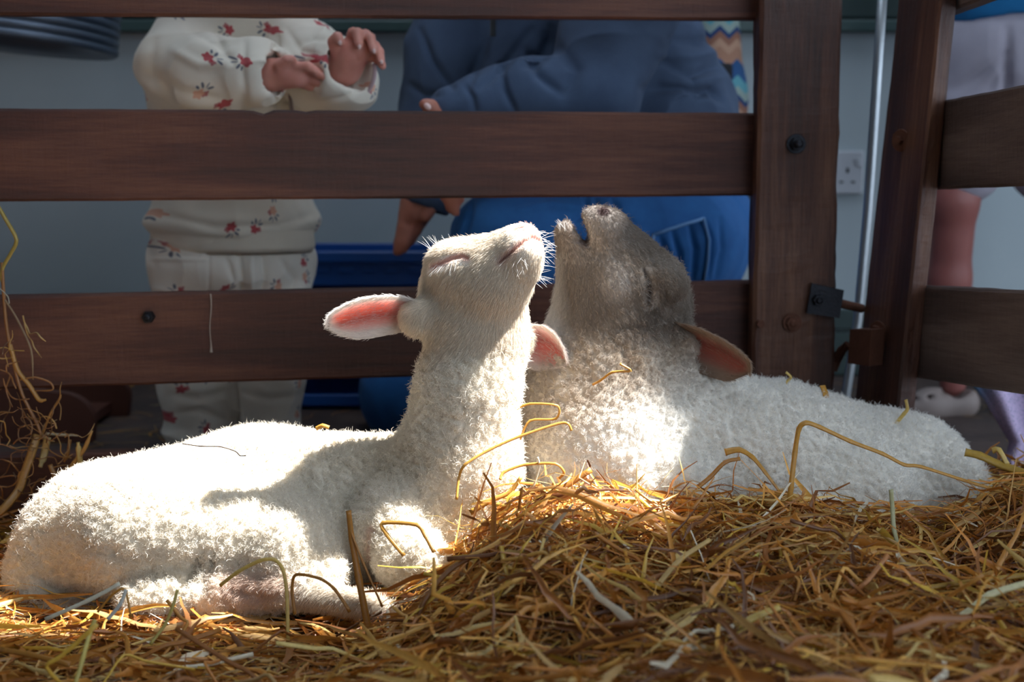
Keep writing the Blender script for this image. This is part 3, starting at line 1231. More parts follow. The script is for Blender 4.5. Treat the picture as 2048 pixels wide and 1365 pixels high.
PINK = lin(236, 112, 92)
ear_w = [rp(w, 1.40) for w in (26, 34, 43, 47, 47, 44, 36, 25, 3)]
A_ears = [
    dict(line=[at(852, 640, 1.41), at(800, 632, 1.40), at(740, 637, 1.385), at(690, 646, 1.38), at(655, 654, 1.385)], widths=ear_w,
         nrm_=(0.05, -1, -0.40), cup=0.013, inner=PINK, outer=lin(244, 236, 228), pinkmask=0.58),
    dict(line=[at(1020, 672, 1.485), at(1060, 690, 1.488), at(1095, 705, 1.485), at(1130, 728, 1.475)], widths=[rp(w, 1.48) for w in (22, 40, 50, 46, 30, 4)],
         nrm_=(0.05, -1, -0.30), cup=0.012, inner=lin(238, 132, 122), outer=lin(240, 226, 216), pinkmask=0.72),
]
lambA, VA, FA, NA = build_lamb('lamb', 'white lamb with its head thrown back and a pink ear held out, lying at left', A_prims, A_creases, 0.0032,
                               A_wool, A_col, A_flow, A_len, A_ears, 5, n_wool=160000, n_face=120000, nub=(0.0032, 130))

# ---- grey-faced lamb behind, mouth open
B_prims = [
    rc((1235, 925, 1.53, 172), (1550, 958, 1.57, 182), 0.03),
    rc((1550, 958, 1.57, 182), (1800, 990, 1.59, 158), 0.03),
    rc((1800, 1000, 1.58, 150), (1875, 1030, 1.56, 112), 0.03),
    rc((1720, 1020, 1.50, 120), (1560, 1070, 1.47, 90), 0.02),
    rc((1330, 1000, 1.46, 110), (1260, 1080, 1.43, 70), 0.02),
    rc((1190, 900, 1.51, 165), (1190, 800, 1.55, 155), 0.03),
    rc((1190, 800, 1.55, 155), (1225, 690, 1.56, 132), 0.03),
    rc((1300, 800, 1.57, 120), (1430, 850, 1.57, 95), 0.03),
    rc((1300, 612, 1.57, 82), (1285, 660, 1.57, 92), 0.016),          # skull
    rc((1215, 620, 1.555, 104), (1235, 570, 1.555, 100), 0.014),       # cheek
    rc((1275, 575, 1.56, 92), (1215, 462, 1.548, 46), 0.012),          # upper face
    rc((1205, 468, 1.545, 46), (1190, 448, 1.545, 35), 0.010),         # nose
    rc((1180, 560, 1.555, 68), (1138, 468, 1.548, 29), 0.010),         # lower jaw
    el((1330, 560, 1.54), 42, 0.03, 34, -45, 0.014),                   # brow
    sub(el((1154, 442, 1.548), 13, 0.06, 50, 27, 0.004)),               # open mouth
    sub(el((1206, 424, 1.522), 9, 0.012, 7, -20, 0.003)),              # nostril
    rc((1330, 668, 1.555, 44), (1362, 688, 1.545, 34), 0.014),         # ear root
]
B_creases = [
    ([(1288, 540), (1296, 560), (1300, 585), (1296, 605)], 5.5, 0.0042),      # closed eye
    ([(1276, 545), (1280, 575), (1282, 602)], 9, -0.0014),
    ([(1312, 540), (1318, 570), (1314, 602)], 9, -0.0014),
    ([(1150, 480), (1180, 492)], 4, 0.002),
    ([(1120, 610), (1128, 650), (1120, 700)], 9, 0.002),
    ([(1135, 560), (1142, 610), (1140, 650)], 6, 0.0016),
    ([(1230, 660), (1290, 655), (1340, 640)], 8, 0.003),
    ([(1225, 680), (1255, 720), (1260, 770)], 9, 0.003),
    ([(1330, 850), (1310, 920), (1330, 990)], 24, 0.006),
    ([(1480, 900), (1550, 880), (1640, 890)], 30, -0.004),
]


def B_wool(px, py, V):
    line = py - (665 + (px - 1100) * 0.06)
    face = 1 - sstep(-40, 45, line)
    rear = sstep(1370, 1440, px)
    return np.clip(1 - (0.93 - 0.30 * sstep(1170, 1240, px) * sstep(470, 540, py)) * np.clip(face * (1 - rear), 0, 1), 0, 1)


def B_col(px, py, V, N, wool):
    C = np.tile(lin(244, 241, 235), (len(px), 1))
    front = N[:, 1] < 0.25
    nz = vnoise(V, 40, 13) * 0.5 + vnoise(V, 110, 14) * 0.5

    def put(m, col):
        nonlocal C
        m = np.clip(m, 0, 1)[:, None]
        C = C * (1 - m) + col * m
    neck = (1 - sstep(760, 940, py + (px - 1190) * 0.55)) * (1 - sstep(1400, 1480, px - (760 - py) * 0.5))
    put(neck * (0.80 + 0.25 * nz), lin(178, 158, 136))
    put((1 - wool) * 0.9, lin(138, 127, 118))
    put((1 - wool) * px_blob(px, py, (1330, 610), (95, 85), 0.9) * (0.7 + 0.9 * nz), lin(80, 68, 60))
    put((1 - wool) * px_blob(px, py, (1235, 560), (50, 60), 0.9) * (0.8 + 1.2 * nz), lin(216, 210, 204))
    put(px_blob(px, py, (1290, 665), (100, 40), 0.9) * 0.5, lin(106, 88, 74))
    put(px_blob(px, py, (1175, 455), (26, 46), 0.8) * 0.35, lin(190, 180, 172))
    put(px_blob(px, py, (1130, 470), (45, 45), 0.8) * 0.5, lin(146, 130, 116))
    put((1 - sstep(1105, 1150, px + (620 - py) * 0.12)) * (1 - sstep(690, 760, py)) * sstep(490, 520, py) * 0.8, lin(232, 228, 222))  # pale throat hair, its left rim of light painted in
    put(px_blob(px, py, (1206, 423), (17, 14), 0.5) * 0.95, lin(70, 50, 48))
    put(px_blob(px, py, (1168, 480), (15, 22), 0.6) * 0.7, lin(88, 66, 62))
    d, _ = poly_dist(px, py, [(1288, 540), (1296, 560), (1300, 585), (1296, 605)])
    put(np.exp(-(d / 4) ** 2) * 0.85 * front, lin(60, 50, 46))
    return C


def B_flow(P):
    return np.tile(np.array(at(1290, 690, 1.57)) - np.array(at(1180, 450, 1.545)), (len(P), 1))


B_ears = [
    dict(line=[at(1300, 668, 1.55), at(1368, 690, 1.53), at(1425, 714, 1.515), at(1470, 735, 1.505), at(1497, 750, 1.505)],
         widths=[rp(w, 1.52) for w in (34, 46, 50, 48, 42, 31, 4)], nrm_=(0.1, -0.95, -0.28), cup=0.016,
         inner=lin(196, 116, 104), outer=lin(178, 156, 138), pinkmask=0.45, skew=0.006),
    dict(line=[at(1245, 700, 1.64), at(1225, 735, 1.66), at(1205, 770, 1.67)],
         widths=[rp(w, 1.6) for w in (28, 44, 40, 4)], nrm_=(0.0, 1, 0), cup=0.012,
         inner=lin(196, 116, 104), outer=lin(178, 156, 138), pinkmask=0.45),
]
lambB, VB, FB, NB = build_lamb('lamb', 'grey-faced lamb with its mouth open lying behind the white one, at right', B_prims, B_creases, 0.0032,
                               B_wool, B_col, B_flow, B_len, B_ears, 25, n_wool=130000, n_face=80000, wool_len=0.0072, nub=(0.0044, 112))


# ---- lashes and whiskers
def lashes(name, parent, V, N, specs, colr, seed):
    """specs: (px,py, dx,dy picture direction, length m)"""
    rng = np.random.default_rng(seed)
    px, py = proj(V)
    S = []
    for (x, y, dx, dy, L) in specs:
        dd = (px - x) ** 2 + (py - y) ** 2 + 1e6 * (N[:, 1] > 0.2)
        i = int(np.argmin(dd))
        d = np.array([dx, -0.55, -dy]) + rng.normal(size=3) * 0.12
        d /= np.linalg.norm(d)
        p = V[i]
        S.append([p + d * L * s + np.array([0, 0, -0.12 * L * s * s]) for s in (0, .33, .66, 1)])
    S = np.array(S)
    rad = np.tile(np.array([0.00016, 0.00013, 0.0001, 0.00004]), (len(S), 1))
    return hair_curves(name, None, S, rad, np.tile(colr, (len(S), 1)), HAIR, parent)


sp = []
for i in range(34):
    s = i / 33
    sp.append((866 + 62 * s, 536 - 22 * s + random.uniform(-3, 3), -0.9 + 0.9 * s, 0.6 + 0.4 * s, random.uniform(0.008, 0.016)))
for i in range(14):
    sp.append((855 + 60 * random.random(), 505 - 15 * random.random(), -0.8 + random.random() * .5, -0.9, random.uniform(0.012, 0.024)))
lashes('eyelashes', lambA, VA, NA, sp, lin(250, 246, 240), 3)
sp = []
for i in range(46):
    y = 460 + 110 * random.random()
    sp.append((1084 - max(0, y - 500) * 0.12, y, 1.0, random.uniform(-.7, .7), random.uniform(0.006, 0.018)))
for i in range(14):
    sp.append((1010 + 40 * random.random(), 510 + 30 * random.random(), random.uniform(-.6, .8), 0.5, random.uniform(0.008, 0.014)))
lashes('whiskers', lambA, VA, NA, sp, lin(250, 246, 240), 4)
sp = [(1294 + random.uniform(-3, 5), 555 + 46 * random.random(), 0.7, 0.4, random.uniform(.005, .009)) for _ in range(26)]
lashes('eyelashes', lambB, VB, NB, sp, lin(190, 186, 182), 6)
sp = [(1118 + 20 * random.random(), 445 + 20 * random.random(), random.uniform(-.8, .2), -0.9, random.uniform(.006, .012)) for _ in range(20)]
lashes('whiskers', lambB, VB, NB, sp, lin(236, 232, 228), 8)

# ------------------------------------------------------------------ people
def floral_mat(name, base, cell=0.058, size=1.0, seed=0.0):
    """soft cream cloth with small printed sprigs: a blossom and two dark leaves in each cell"""
    t = NT(name)
    sp_ = t.n('ShaderNodeSeparateXYZ', {0: t.coord()})
    p = t.n('ShaderNodeCombineXYZ', {0: t.math('ADD', sp_.outputs[0], t.math('MULTIPLY', sp_.outputs[1], 0.8)), 1: t.math('ADD', sp_.outputs[2], seed), 2: 0.0}).outputs[0]
    vo = t.n('ShaderNodeTexVoronoi', {'Vector': p, 'Scale': 1 / cell, 'Randomness': 0.75}, voronoi_dimensions='2D')
    d = t.vec('SUBTRACT', p, vo.outputs['Position'])
    rnd = t.n('ShaderNodeSeparateColor', {0: vo.outputs['Color']})
    d = t.n('ShaderNodeVectorRotate', {'Vector': d, 'Angle': t.math('MULTIPLY', rnd.outputs[0], 6.28)}, rotation_type='Z_AXIS').outputs[0]

    def petals(cx, cy, r, n):
        q = t.vec('SUBTRACT', d, (cx * size, cy * size, 0))
        s = t.n('ShaderNodeSeparateXYZ', {0: q})
        ang = t.math('ARCTAN2', s.outputs[1], s.outputs[0])
        rr = t.math('MULTIPLY_ADD', t.math('COSINE', t.math('MULTIPLY', ang, n)), 0.16 * r * size, 0.84 * r * size)
        return t.math('LESS_THAN', t.vec('LENGTH', q), rr)

    def leaf(cx, cy, a, b_, ang):
        q = t.vec('SUBTRACT', d, (cx * size, cy * size, 0))
        q = t.n('ShaderNodeVectorRotate', {'Vector': q, 'Angle': ang}, rotation_type='Z_AXIS').outputs[0]
        q = t.vec('DIVIDE', q, (a * size, b_ * size, 1))
        return t.math('LESS_THAN', t.vec('LENGTH', q), 1.0)
    fl = petals(0.0, 0.004, 0.0072, 5.0)
    fl2 = petals(-0.0065, 0.000, 0.0045, 4.0)
    lf = t.math('MAXIMUM', leaf(0.0055, -0.006, 0.0042, 0.0017, 0.7), leaf(-0.005, -0.008, 0.0040, 0.0016, 2.3))
    lf = t.math('MAXIMUM', lf, t.math('MAXIMUM', leaf(0.0, -0.009, 0.0040, 0.0008, 1.5), leaf(0.0085, -0.001, 0.0030, 0.0014, 0.2)))
    kind = t.math('GREATER_THAN', rnd.outputs[1], 0.55)
    fc = t.mix(kind, srgb(186, 40, 58), srgb(226, 168, 138))
    on = t.math('LESS_THAN', rnd.outputs[2], 0.86)
    nz = t.noise(t.coord(), 40, 4)
    c = t.mix(t.math('MULTIPLY', nz, 0.3), base, tuple(v * 0.86 for v in base[:3]) + (1,))
    c = t.mix(t.math('MULTIPLY', t.math('MULTIPLY', lf, on), 0.85), c, srgb(62, 72, 100))
    c = t.mix(t.math('MULTIPLY', t.math('MULTIPLY', fl2, on), 0.8), c, srgb(176, 52, 66))
    c = t.mix(t.math('MULTIPLY', t.math('MULTIPLY', fl, on), 0.9), c, fc)
    return t.done(t.pbr(c, 0.9, t.bump(t.noise(t.coord(), 900, 3), 0.25, 0.001), **{'Sheen Weight': 0.15}))


def cloth_mat(name, col, dark, scale=500, wave=0.0, rough=0.9, sheen=0.04):
    t = NT(name)
    v = t.coord()
    n = t.noise(v, 22, 6, 0.65)
    c = t.mix(n, dark, col)
    h = t.noise(v, scale, 3)
    return t.done(t.pbr(c, rough, t.bump(h, 0.35, 0.0012), **{'Sheen Weight': sheen}))


def skin_mat(name, col, red):
    t = NT(name)
    v = t.coord()
    n = t.noise(v, 35, 5)
    c = t.mix(n, col, red)
    return t.done(t.pbr(c, 0.5, t.bump(t.noise(v, 260, 4), 0.18, 0.001), **{'Subsurface Weight': 0.12, 'Subsurface Radius': (0.012, 0.004, 0.002), 'Subsurface Scale': 0.6}))


FLORAL_TOP = floral_mat('floral_fleece', srgb(238, 228, 210), 0.054)
FLORAL_TR = floral_mat('floral_trousers', srgb(240, 232, 218), 0.048, 1.0, 3.37)
CREAM = cloth_mat('cream_rib', srgb(236, 226, 208), srgb(220, 208, 188))
SKIN_T = skin_mat('child_skin', srgb(226, 168, 150), srgb(216, 132, 116))
SKIN_A = skin_mat('adult_skin', srgb(190, 128, 106), srgb(172, 100, 80))
NAVY = cloth_mat('navy_sweatshirt', srgb(76, 95, 122), srgb(50, 65, 90))
DENIM = cloth_mat('blue_denim', srgb(44, 116, 184), srgb(24, 74, 132), 900)
HAIRM = cloth_mat('brown_hair', srgb(96, 70, 50), srgb(66, 46, 32))
NAIL = plain('finger_nail', srgb(240, 206, 200), 0.25, 0.03, 20, 0.0)
LINING = cloth_mat('pink_lining', srgb(216, 190, 192), srgb(202, 172, 176))


def sdf_obj(name, prims, vox, mat, parent, creases=(), wrinkle=0.0, wscale=18, seed=0, sub1=False, stretch=(1, 1, 1)):
    V, F = sdf_mesh(prims, vox)
    F = orient_out(V, F)
    V = smooth(V, F, 2, 0.5)
    if sub1:
        V, F = subdivide(V, F)
    if wrinkle:
        N = vnormals(V, F)
        P = V * np.array(stretch)
        wob = np.stack([vnoise(P, wscale * .6, seed + i) for i in range(3)], 1) * 0.03
        a = vnoise(P + wob, wscale, seed + 3)
        b_ = vnoise(P + wob * 1.5, wscale * 2.1, seed + 4)
        V = V + N * (wrinkle * ((1 - np.abs(a)) ** 2 - 0.4 + 0.35 * b_))[:, None]
    V = grooves(V, F, creases)
    return mesh_obj(name, V, F, mat, parent, True)


def chain(pts, k=0.006):
    """round cones through (px,py,Y,r) stations"""
    return [rc(a, b_, k) for a, b_ in zip(pts, pts[1:])]


def nail(px, py, Y, r, parent, ang=0.0):
    c = at(px, py, Y)
    m = MB()
    V, F = [], []
    for j, (s, h) in enumerate(((1.0, 0.0), (0.8, 0.6), (0.0, 1.0))):
        for i in range(10):
            a = 2 * math.pi * i / 10
            x, z = r * s * math.cos(a) * .75, r * s * math.sin(a)
            V.append(c + Vector((x * math.cos(ang) - z * math.sin(ang), -h * r * .35, x * math.sin(ang) + z * math.cos(ang))))
    for j in range(2):
        for i in range(10):
            F.append((j * 10 + i, j * 10 + (i + 1) % 10, j * 10 + 10 + (i + 1) % 10, j * 10 + 10 + i))
    m.add(V, F).build('fingernail', NAIL, parent, True)


# ---- small child in cream floral clothes, behind the gate
TY = 2.06
tod = empty('person', (at(470, 880, TY).x, TY, 0), 'small child in cream floral sweatshirt and trousers standing behind the gate at left', 'person')
body = []
body += chain([(478, -165, 2.03, 118), (482, -120, 2.02, 112)], 0.02)                       # head
body += chain([(490, -60, 2.04, 52), (490, 60, 2.06, 60)], 0.02)                            # neck
body += [el((480, -128, 1.945), 14, 0.012, 18, 0, 0.008), el((364, -140, 2.04), 14, 0.012, 26, 0, 0.006), el((596, -140, 2.04), 14, 0.012, 26, 0, 0.006)]
body += [el((480, -100, 1.955), 24, 0.008, 7, 0, 0.006)]
body += chain([(475, 60, 2.07, 110), (468, 440, 2.07, 120)], 0.03)
body += chain([(385, 70, 2.05, 42), (345, 150, 1.99, 38), (480, 150, 1.92, 33), (545, 150, 1.90, 31)], 0.01)
body += chain([(565, 70, 2.05, 42), (620, 150, 1.98, 38), (665, 150, 1.92, 34), (690, 128, 1.895, 32)], 0.01)
body += chain([(405, 470, 2.07, 80), (400, 640, 2.05, 66), (400, 860, 2.07, 42)], 0.02)
body += chain([(540, 470, 2.07, 80), (535, 640, 2.05, 66), (535, 860, 2.07, 42)], 0.02)
# near hand (reaching right, palm down)
body += chain([(545, 150, 1.90, 29), (575, 146, 1.89, 28), (596, 152, 1.885, 24)], 0.008)
body += chain([(560, 132, 1.875, 13), (574, 121, 1.868, 10), (585, 118, 1.866, 8)], 0.004)         # thumb
body += chain([(594, 134, 1.875, 12), (618, 134, 1.868, 10), (631, 143, 1.866, 8.5)], 0.003)       # index
body += chain([(600, 140, 1.885, 12), (630, 143, 1.876, 10.5), (652, 155, 1.872, 9), (661, 164, 1.871, 7.5)], 0.003)
body += chain([(600, 153, 1.893, 12), (630, 160, 1.886, 10.5), (650, 173, 1.882, 8)], 0.003)
body += chain([(594, 164, 1.899, 11), (620, 172, 1.895, 9.5), (638, 177, 1.893, 7)], 0.003)
# far hand (palm to the pen, fingers curled over)
body += chain([(692, 140, 1.895, 30), (700, 112, 1.885, 31), (718, 98, 1.88, 28)], 0.010)
body += chain([(676, 110, 1.878, 14), (667, 84, 1.868, 12), (675, 74, 1.862, 10.5), (682, 86, 1.856, 8.5)], 0.003)
body += chain([(703, 84, 1.88, 13), (706, 66, 1.872, 11), (715, 66, 1.862, 10.5), (718, 90, 1.852, 9.5)], 0.003)
body += chain([(724, 84, 1.88, 13), (731, 70, 1.872, 11), (741, 76, 1.862, 10), (747, 100, 1.852, 9)], 0.003)
body += chain([(738, 96, 1.88, 12), (750, 92, 1.872, 10), (759, 104, 1.862, 9.5), (762, 124, 1.854, 8.5)], 0.003)
body += chain([(736, 114, 1.885, 11), (752, 116, 1.876, 9), (763, 128, 1.868, 8), (766, 134, 1.866, 7)], 0.003)
hands_cr = [([(560, 118), (572, 126), (590, 130)], 2.5, 0.0012), ([(690, 130), (712, 124), (730, 118)], 2.5, 0.0010), ([(700, 100), (712, 112), (716, 126)], 2.5, 0.0010),
            ([(440, -145), (458, -140)], 5, 0.002), ([(502, -140), (520, -145)], 5, 0.002), ([(462, -98), (498, -98)], 3, 0.002)]
tb = sdf_obj('body', body, 0.0026, SKIN_T, tod, hands_cr)
for (x, y, Y, r) in ((680, 86, 1.852, .0035), (719, 94, 1.846, .0032), (748, 102, 1.846, .0032), (763, 124, 1.848, .003), (658, 163, 1.866, .003)):
    nail(x, y, Y, r, tb)
hp_ = [rw(at(478, -175, 2.06), at(478, -140, 2.07), rp(124, 2.06), rp(112, 2.07), 0.02), rw(at(478, -215, 2.03), at(478, -200, 2.0), rp(98, 2.03), rp(84, 2.0), 0.02)]
sdf_obj('hair', hp_, 0.006, HAIRM, tod, (), 0.004, 60, 3)
top = []
top += chain([(478, 50, 2.07, 118), (470, 200, 2.07, 138), (466, 420, 2.06, 158)], 0.03)
top += chain([(395, 75, 2.05, 80), (352, 130, 1.99, 70)], 0.03)
top += chain([(352, 135, 1.99, 70), (420, 150, 1.935, 74), (512, 145, 1.905, 66)], 0.02)
top += [rc((355, 160, 2.02, 62), (352, 215, 2.03, 55), 0.02)]
top += chain([(570, 75, 2.05, 70), (622, 128, 1.975, 66), (686, 150, 1.905, 66)], 0.025)
top += [rc((640, 190, 1.98, 54), (700, 175, 1.92, 46), 0.025)]
top += [el((465, 440, 2.06), 172, 0.118, 40, 0, 0.02)]
top += [sub(rc((530, 147, 1.90, 38), (600, 147, 1.87, 46), 0.004)), sub(rc((690, 138, 1.90, 46), (730, 112, 1.845, 58), 0.004))]
top_cr = [([(555, 75), (548, 120), (556, 215)], 7, 0.008), ([(490, 85), (484, 140), (492, 205)], 8, 0.004), ([(380, 60), (440, 90), (480, 80)], 10, 0.004),
          ([(300, 150), (360, 185), (440, 200)], 12, 0.005), ([(430, 60), (450, 110), (470, 130)], 9, 0.004), ([(300, 470), (400, 478), (500, 486), (620, 470)], 7, 0.004),
          ([(320, 430), (430, 455), (560, 452), (625, 430)], 10, 0.006), ([(590, 90), (625, 75), (660, 78)], 7, 0.004), ([(640, 205), (690, 195), (740, 165)], 7, 0.003),
          ([(575, 60), (600, 100), (640, 110)], 7, 0.004), ([(345, 100), (400, 130), (470, 125)], 10, -0.004), ([(310, 80), (300, 130), (308, 180)], 9, 0.004)]
sdf_obj('sweatshirt', top, 0.004, FLORAL_TOP, tod, top_cr, 0.006, 17, 5, True)
# placket seam and pale cuff linings
MB().tube([at(572, 120, 1.955), at(576, 160, 1.950), at(580, 195, 1.945), at(584, 222, 1.94)], 0.0024, 8).build('zip', plain('grey_zip', srgb(120, 104, 96), 0.5), tod)
lr = [at(690 + 54 * math.cos(a) * .92 + 10, 140 + 62 * math.sin(a), 1.885 + 0.02 * math.sin(a) - 0.012 * math.cos(a)) for a in np.linspace(-0.2, math.pi * 1.15, 26)]
MB().tube(lr, 0.0028, 8).build('cuff_lining', LINING, tod, True)
hem = [(at(465 + 168 * math.cos(a), 490 + 6 * math.sin(a), TY - 0.112 * math.sin(a))) for a in np.linspace(0, 2 * math.pi, 49)[:-1]]
V, F = [], []
for j, (s, dz) in enumerate(((1.0, 0.022), (1.02, 0.0), (0.985, -0.010), (0.95, 0.0))):
    for p in hem:
        c0 = at(465, 490, TY)
        V.append(c0 + (p - c0) * s * 0.97 + Vector((0, 0, dz)))
n = len(hem)
for j in range(3):
    for i in range(n):
        F.append((j * n + i, (j + 1) * n + i, (j + 1) * n + (i + 1) % n, j * n + (i + 1) % n))
MB().add(V, F).build('hem_band', CREAM, tod, True)
tr_p = []
tr_p += [el((463, 520, 2.06), 158, 0.105, 80, 0, 0.03)]
tr_p += chain([(390, 520, 2.05, 88), (398, 650, 2.04, 84), (396, 760, 2.05, 76), (396, 862, 2.06, 70)], 0.02)
tr_p += chain([(540, 520, 2.05, 86), (538, 650, 2.04, 82), (537, 760, 2.05, 70), (537, 862, 2.06, 64)], 0.02)
tr_cr = [([(478, 500), (485, 560), (480, 620)], 7, 0.006), ([(525, 500), (530, 560), (512, 620)], 7, 0.005), ([(455, 520), (470, 570)], 7, 0.005), ([(500, 505), (504, 580)], 5, -0.004),
         ([(302, 518), (416, 520)], 3.5, -0.0025), ([(418, 495), (418, 600)], 3.5, 0.0022), ([(345, 790), (400, 800), (460, 780)], 9, 0.004), ([(340, 830), (400, 822), (450, 840)], 8, 0.004),
         ([(480, 785), (540, 800), (600, 790)], 8, 0.003), ([(560, 520), (590, 560), (570, 610)], 8, 0.005), ([(470, 770), (473, 830), (470, 870)], 6, 0.008)]
sdf_obj('trousers', tr_p, 0.004, FLORAL_TR, tod, tr_cr, 0.0045, 18, 8, True)
SHOE = plain('child_shoe', srgb(150, 120, 110), 0.6)
for x in (395, 537):
    sdf_obj('shoe', [rc((x, 890, 2.10, 26), (x, 930, 1.98, 24), 0.01), rc((x, 870, 2.08, 34), (x, 885, 2.07, 32), 0.01)], 0.005, SHOE, tod)

# ---- adult crouching in a navy sweatshirt and jeans
ad = empty('person', (at(1150, 850, 2.2).x, 2.2, 0), 'crouching adult in a navy sweatshirt and blue jeans behind the gate', 'person')
ab = []
ab += chain([(1010, -330, 2.14, 112), (1000, -270, 2.11, 104)], 0.02)
ab += [el((962, -285, 2.01), 16, 0.018, 24, 0, 0.010), el((968, -232, 2.03), 28, 0.010, 8, 0, 0.008), el((1120, -300, 2.16), 14, 0.016, 30, 0, 0.006)]
ab += chain([(1060, -190, 2.18, 70), (1100, -60, 2.22, 80)], 0.02)
ab += chain([(1130, -40, 2.25, 160), (1210, 260, 2.25, 170)], 0.04)
ab += chain([(950, -60, 2.21, 70), (885, 130, 2.15, 52), (858, 330, 2.11, 40), (845, 385, 2.10, 32)], 0.02)
ab += chain([(1270, -50, 2.10, 80), (1185, 190, 2.03, 60), (960, 200, 1.965, 36), (890, 222, 1.95, 30)], 0.02)
# far hand hanging, fingers together pointing down
ab += chain([(845, 380, 2.10, 33), (836, 410, 2.095, 34), (828, 432, 2.09, 30)], 0.010)
ab += chain([(812, 425, 2.085, 15), (806, 455, 2.08, 13), (799, 485, 2.078, 12), (795, 504, 2.077, 10)], 0.003)
ab += chain([(828, 432, 2.085, 15), (820, 462, 2.078, 13), (812, 486, 2.075, 11.5), (807, 498, 2.075, 10)], 0.003)
ab += chain([(842, 428, 2.09, 14), (832, 458, 2.084, 12), (822, 482, 2.082, 10)], 0.003)
ab += chain([(850, 420, 2.10, 13), (842, 446, 2.096, 11), (832, 468, 2.094, 9.5)], 0.003)
ab += chain([(858, 395, 2.085, 17), (860, 418, 2.075, 13), (852, 436, 2.070, 11)], 0.004)
# near hand: wrist at the cuff, thumb knuckle over the rail, fingers hanging below it
ab += chain([(890, 222, 1.95, 30), (885, 262, 1.948, 33), (888, 300, 1.95, 30)], 0.010)
ab += chain([(872, 235, 1.925, 17), (862, 214, 1.918, 15), (850, 209, 1.916, 12.5)], 0.004)
for dx, L in ((-22, 95), (-6, 118), (10, 125), (24, 100)):
    ab += chain([(888 + dx * .8, 300, 1.948, 14), (896 + dx, 300 + L * .5, 1.942, 12.5), (904 + dx * .7, 300 + L, 1.945, 9.5)], 0.003)
ab += chain([(1370, 480, 2.20, 110), (1000, 482, 1.99, 80), (1060, 860, 2.06, 45)], 0.03)
ab += chain([(1310, 520, 2.30, 100), (810, 795, 2.20, 58), (1150, 815, 2.42, 40)], 0.03)
hc = [([(848, 205), (862, 207)], 3, 0.001), ([(822, 440), (812, 470)], 2.5, 0.0015), ([(836, 440), (826, 470)], 2.5, 0.0015)]
abo = sdf_obj('body', ab, 0.0036, SKIN_A, ad, hc)
nail(855, 213, 1.898, .0055, abo, 0.8)
hh = [rc((1030, -345, 2.18, 124), (1045, -285, 2.19, 112), 0.02), rc((1010, -380, 2.13, 100), (1000, -375, 2.10, 92), 0.02)]
sdf_obj('hair', hh, 0.007, HAIRM, ad, (), 0.005, 50, 3)
sw = []
sw += chain([(1110, -110, 2.24, 190), (1160, 60, 2.26, 205), (1245, 260, 2.26, 228)], 0.05)
sw += [rc((1040, 120, 2.20, 130), (1060, 250, 2.18, 150), 0.05)]
sw += chain([(960, -70, 2.20, 92), (888, 110, 2.15, 76), (862, 250, 2.12, 64), (852, 382, 2.105, 44)], 0.012)
sw += chain([(1275, -80, 2.08, 120), (1185, 188, 2.00, 98)], 0.010)
sw += chain([(1185, 195, 2.00, 92), (1060, 180, 1.97, 66), (960, 200, 1.955, 52), (900, 214, 1.950, 44)], 0.010)
sw_cr = [([(1100, 60), (1085, 110), (1050, 130)], 12, 0.010), ([(1050, 100), (1078, 150), (1120, 185)], 10, 0.008), ([(1000, 130), (1010, 180), (1030, 225)], 7, 0.008),
         ([(930, 170), (945, 195), (950, 225)], 6, 0.006), ([(1060, 60), (1000, 140), (960, 175)], 9, 0.006), ([(985, 50), (955, 130), (935, 175)], 8, 0.005),
         ([(840, 60), (865, 120), (905, 175)], 7, 0.007), ([(1340, 80), (1400, 85), (1440, 75)], 11, 0.009), ([(1330, 130), (1390, 150), (1440, 130)], 11, 0.010),
         ([(1290, 180), (1370, 170), (1440, 190)], 11, 0.012), ([(1350, 205), (1420, 180), (1450, 205)], 9, 0.008), ([(1320, 110), (1380, 115), (1430, 105)], 9, -0.006),
         ([(1330, 165), (1400, 165), (1450, 155)], 9, -0.005), ([(820, 170), (850, 190), (880, 190)], 8, 0.005), ([(1110, 90), (1150, 140), (1130, 200)], 14, 0.006)]
sdf_obj('sweatshirt', sw, 0.005, NAVY, ad, sw_cr, 0.006, 11, 12, True)
cw = MB()
cw.lathe([(0.036, 0), (0.039, 0.004), (0.039, 0.03), (0.036, 0.034)], at(862, 372, 2.105), at(846, 418, 2.10) - at(862, 372, 2.105), 24, False)
cw.build('cuff', NAVY, ad, True)
ZIP = plain('zip_metal', srgb(84, 88, 92), 0.35, 0.05, 30, 0.0, 0.8)
zx = MB()
zc_ = at(986, 50, 2.035)
zx.box((zc_.x - .004, zc_.y - .004, zc_.z - .016), (zc_.x + .004, zc_.y, zc_.z + .010), .001)
zx.box((zc_.x - .0012, zc_.y - .003, zc_.z + .010), (zc_.x + .0012, zc_.y + .003, zc_.z + .08))
zx.build('zip_pull', ZIP, ad)
jn = []
jn += chain([(1375, 470, 2.20, 128), (1330, 480, 2.14, 140), (1010, 485, 1.99, 104)], 0.04)
jn += [rc((1385, 440, 2.22, 112), (1390, 520, 2.20, 95), 0.03)]
jn += chain([(1015, 490, 1.99, 100), (1045, 700, 2.03, 76), (1060, 840, 2.06, 60)], 0.03)
jn += chain([(1310, 520, 2.30, 120), (820, 770, 2.22, 86), (808, 800, 2.20, 84)], 0.04)
jn += chain([(815, 805, 2.22, 76), (1150, 815, 2.42, 55)], 0.03)
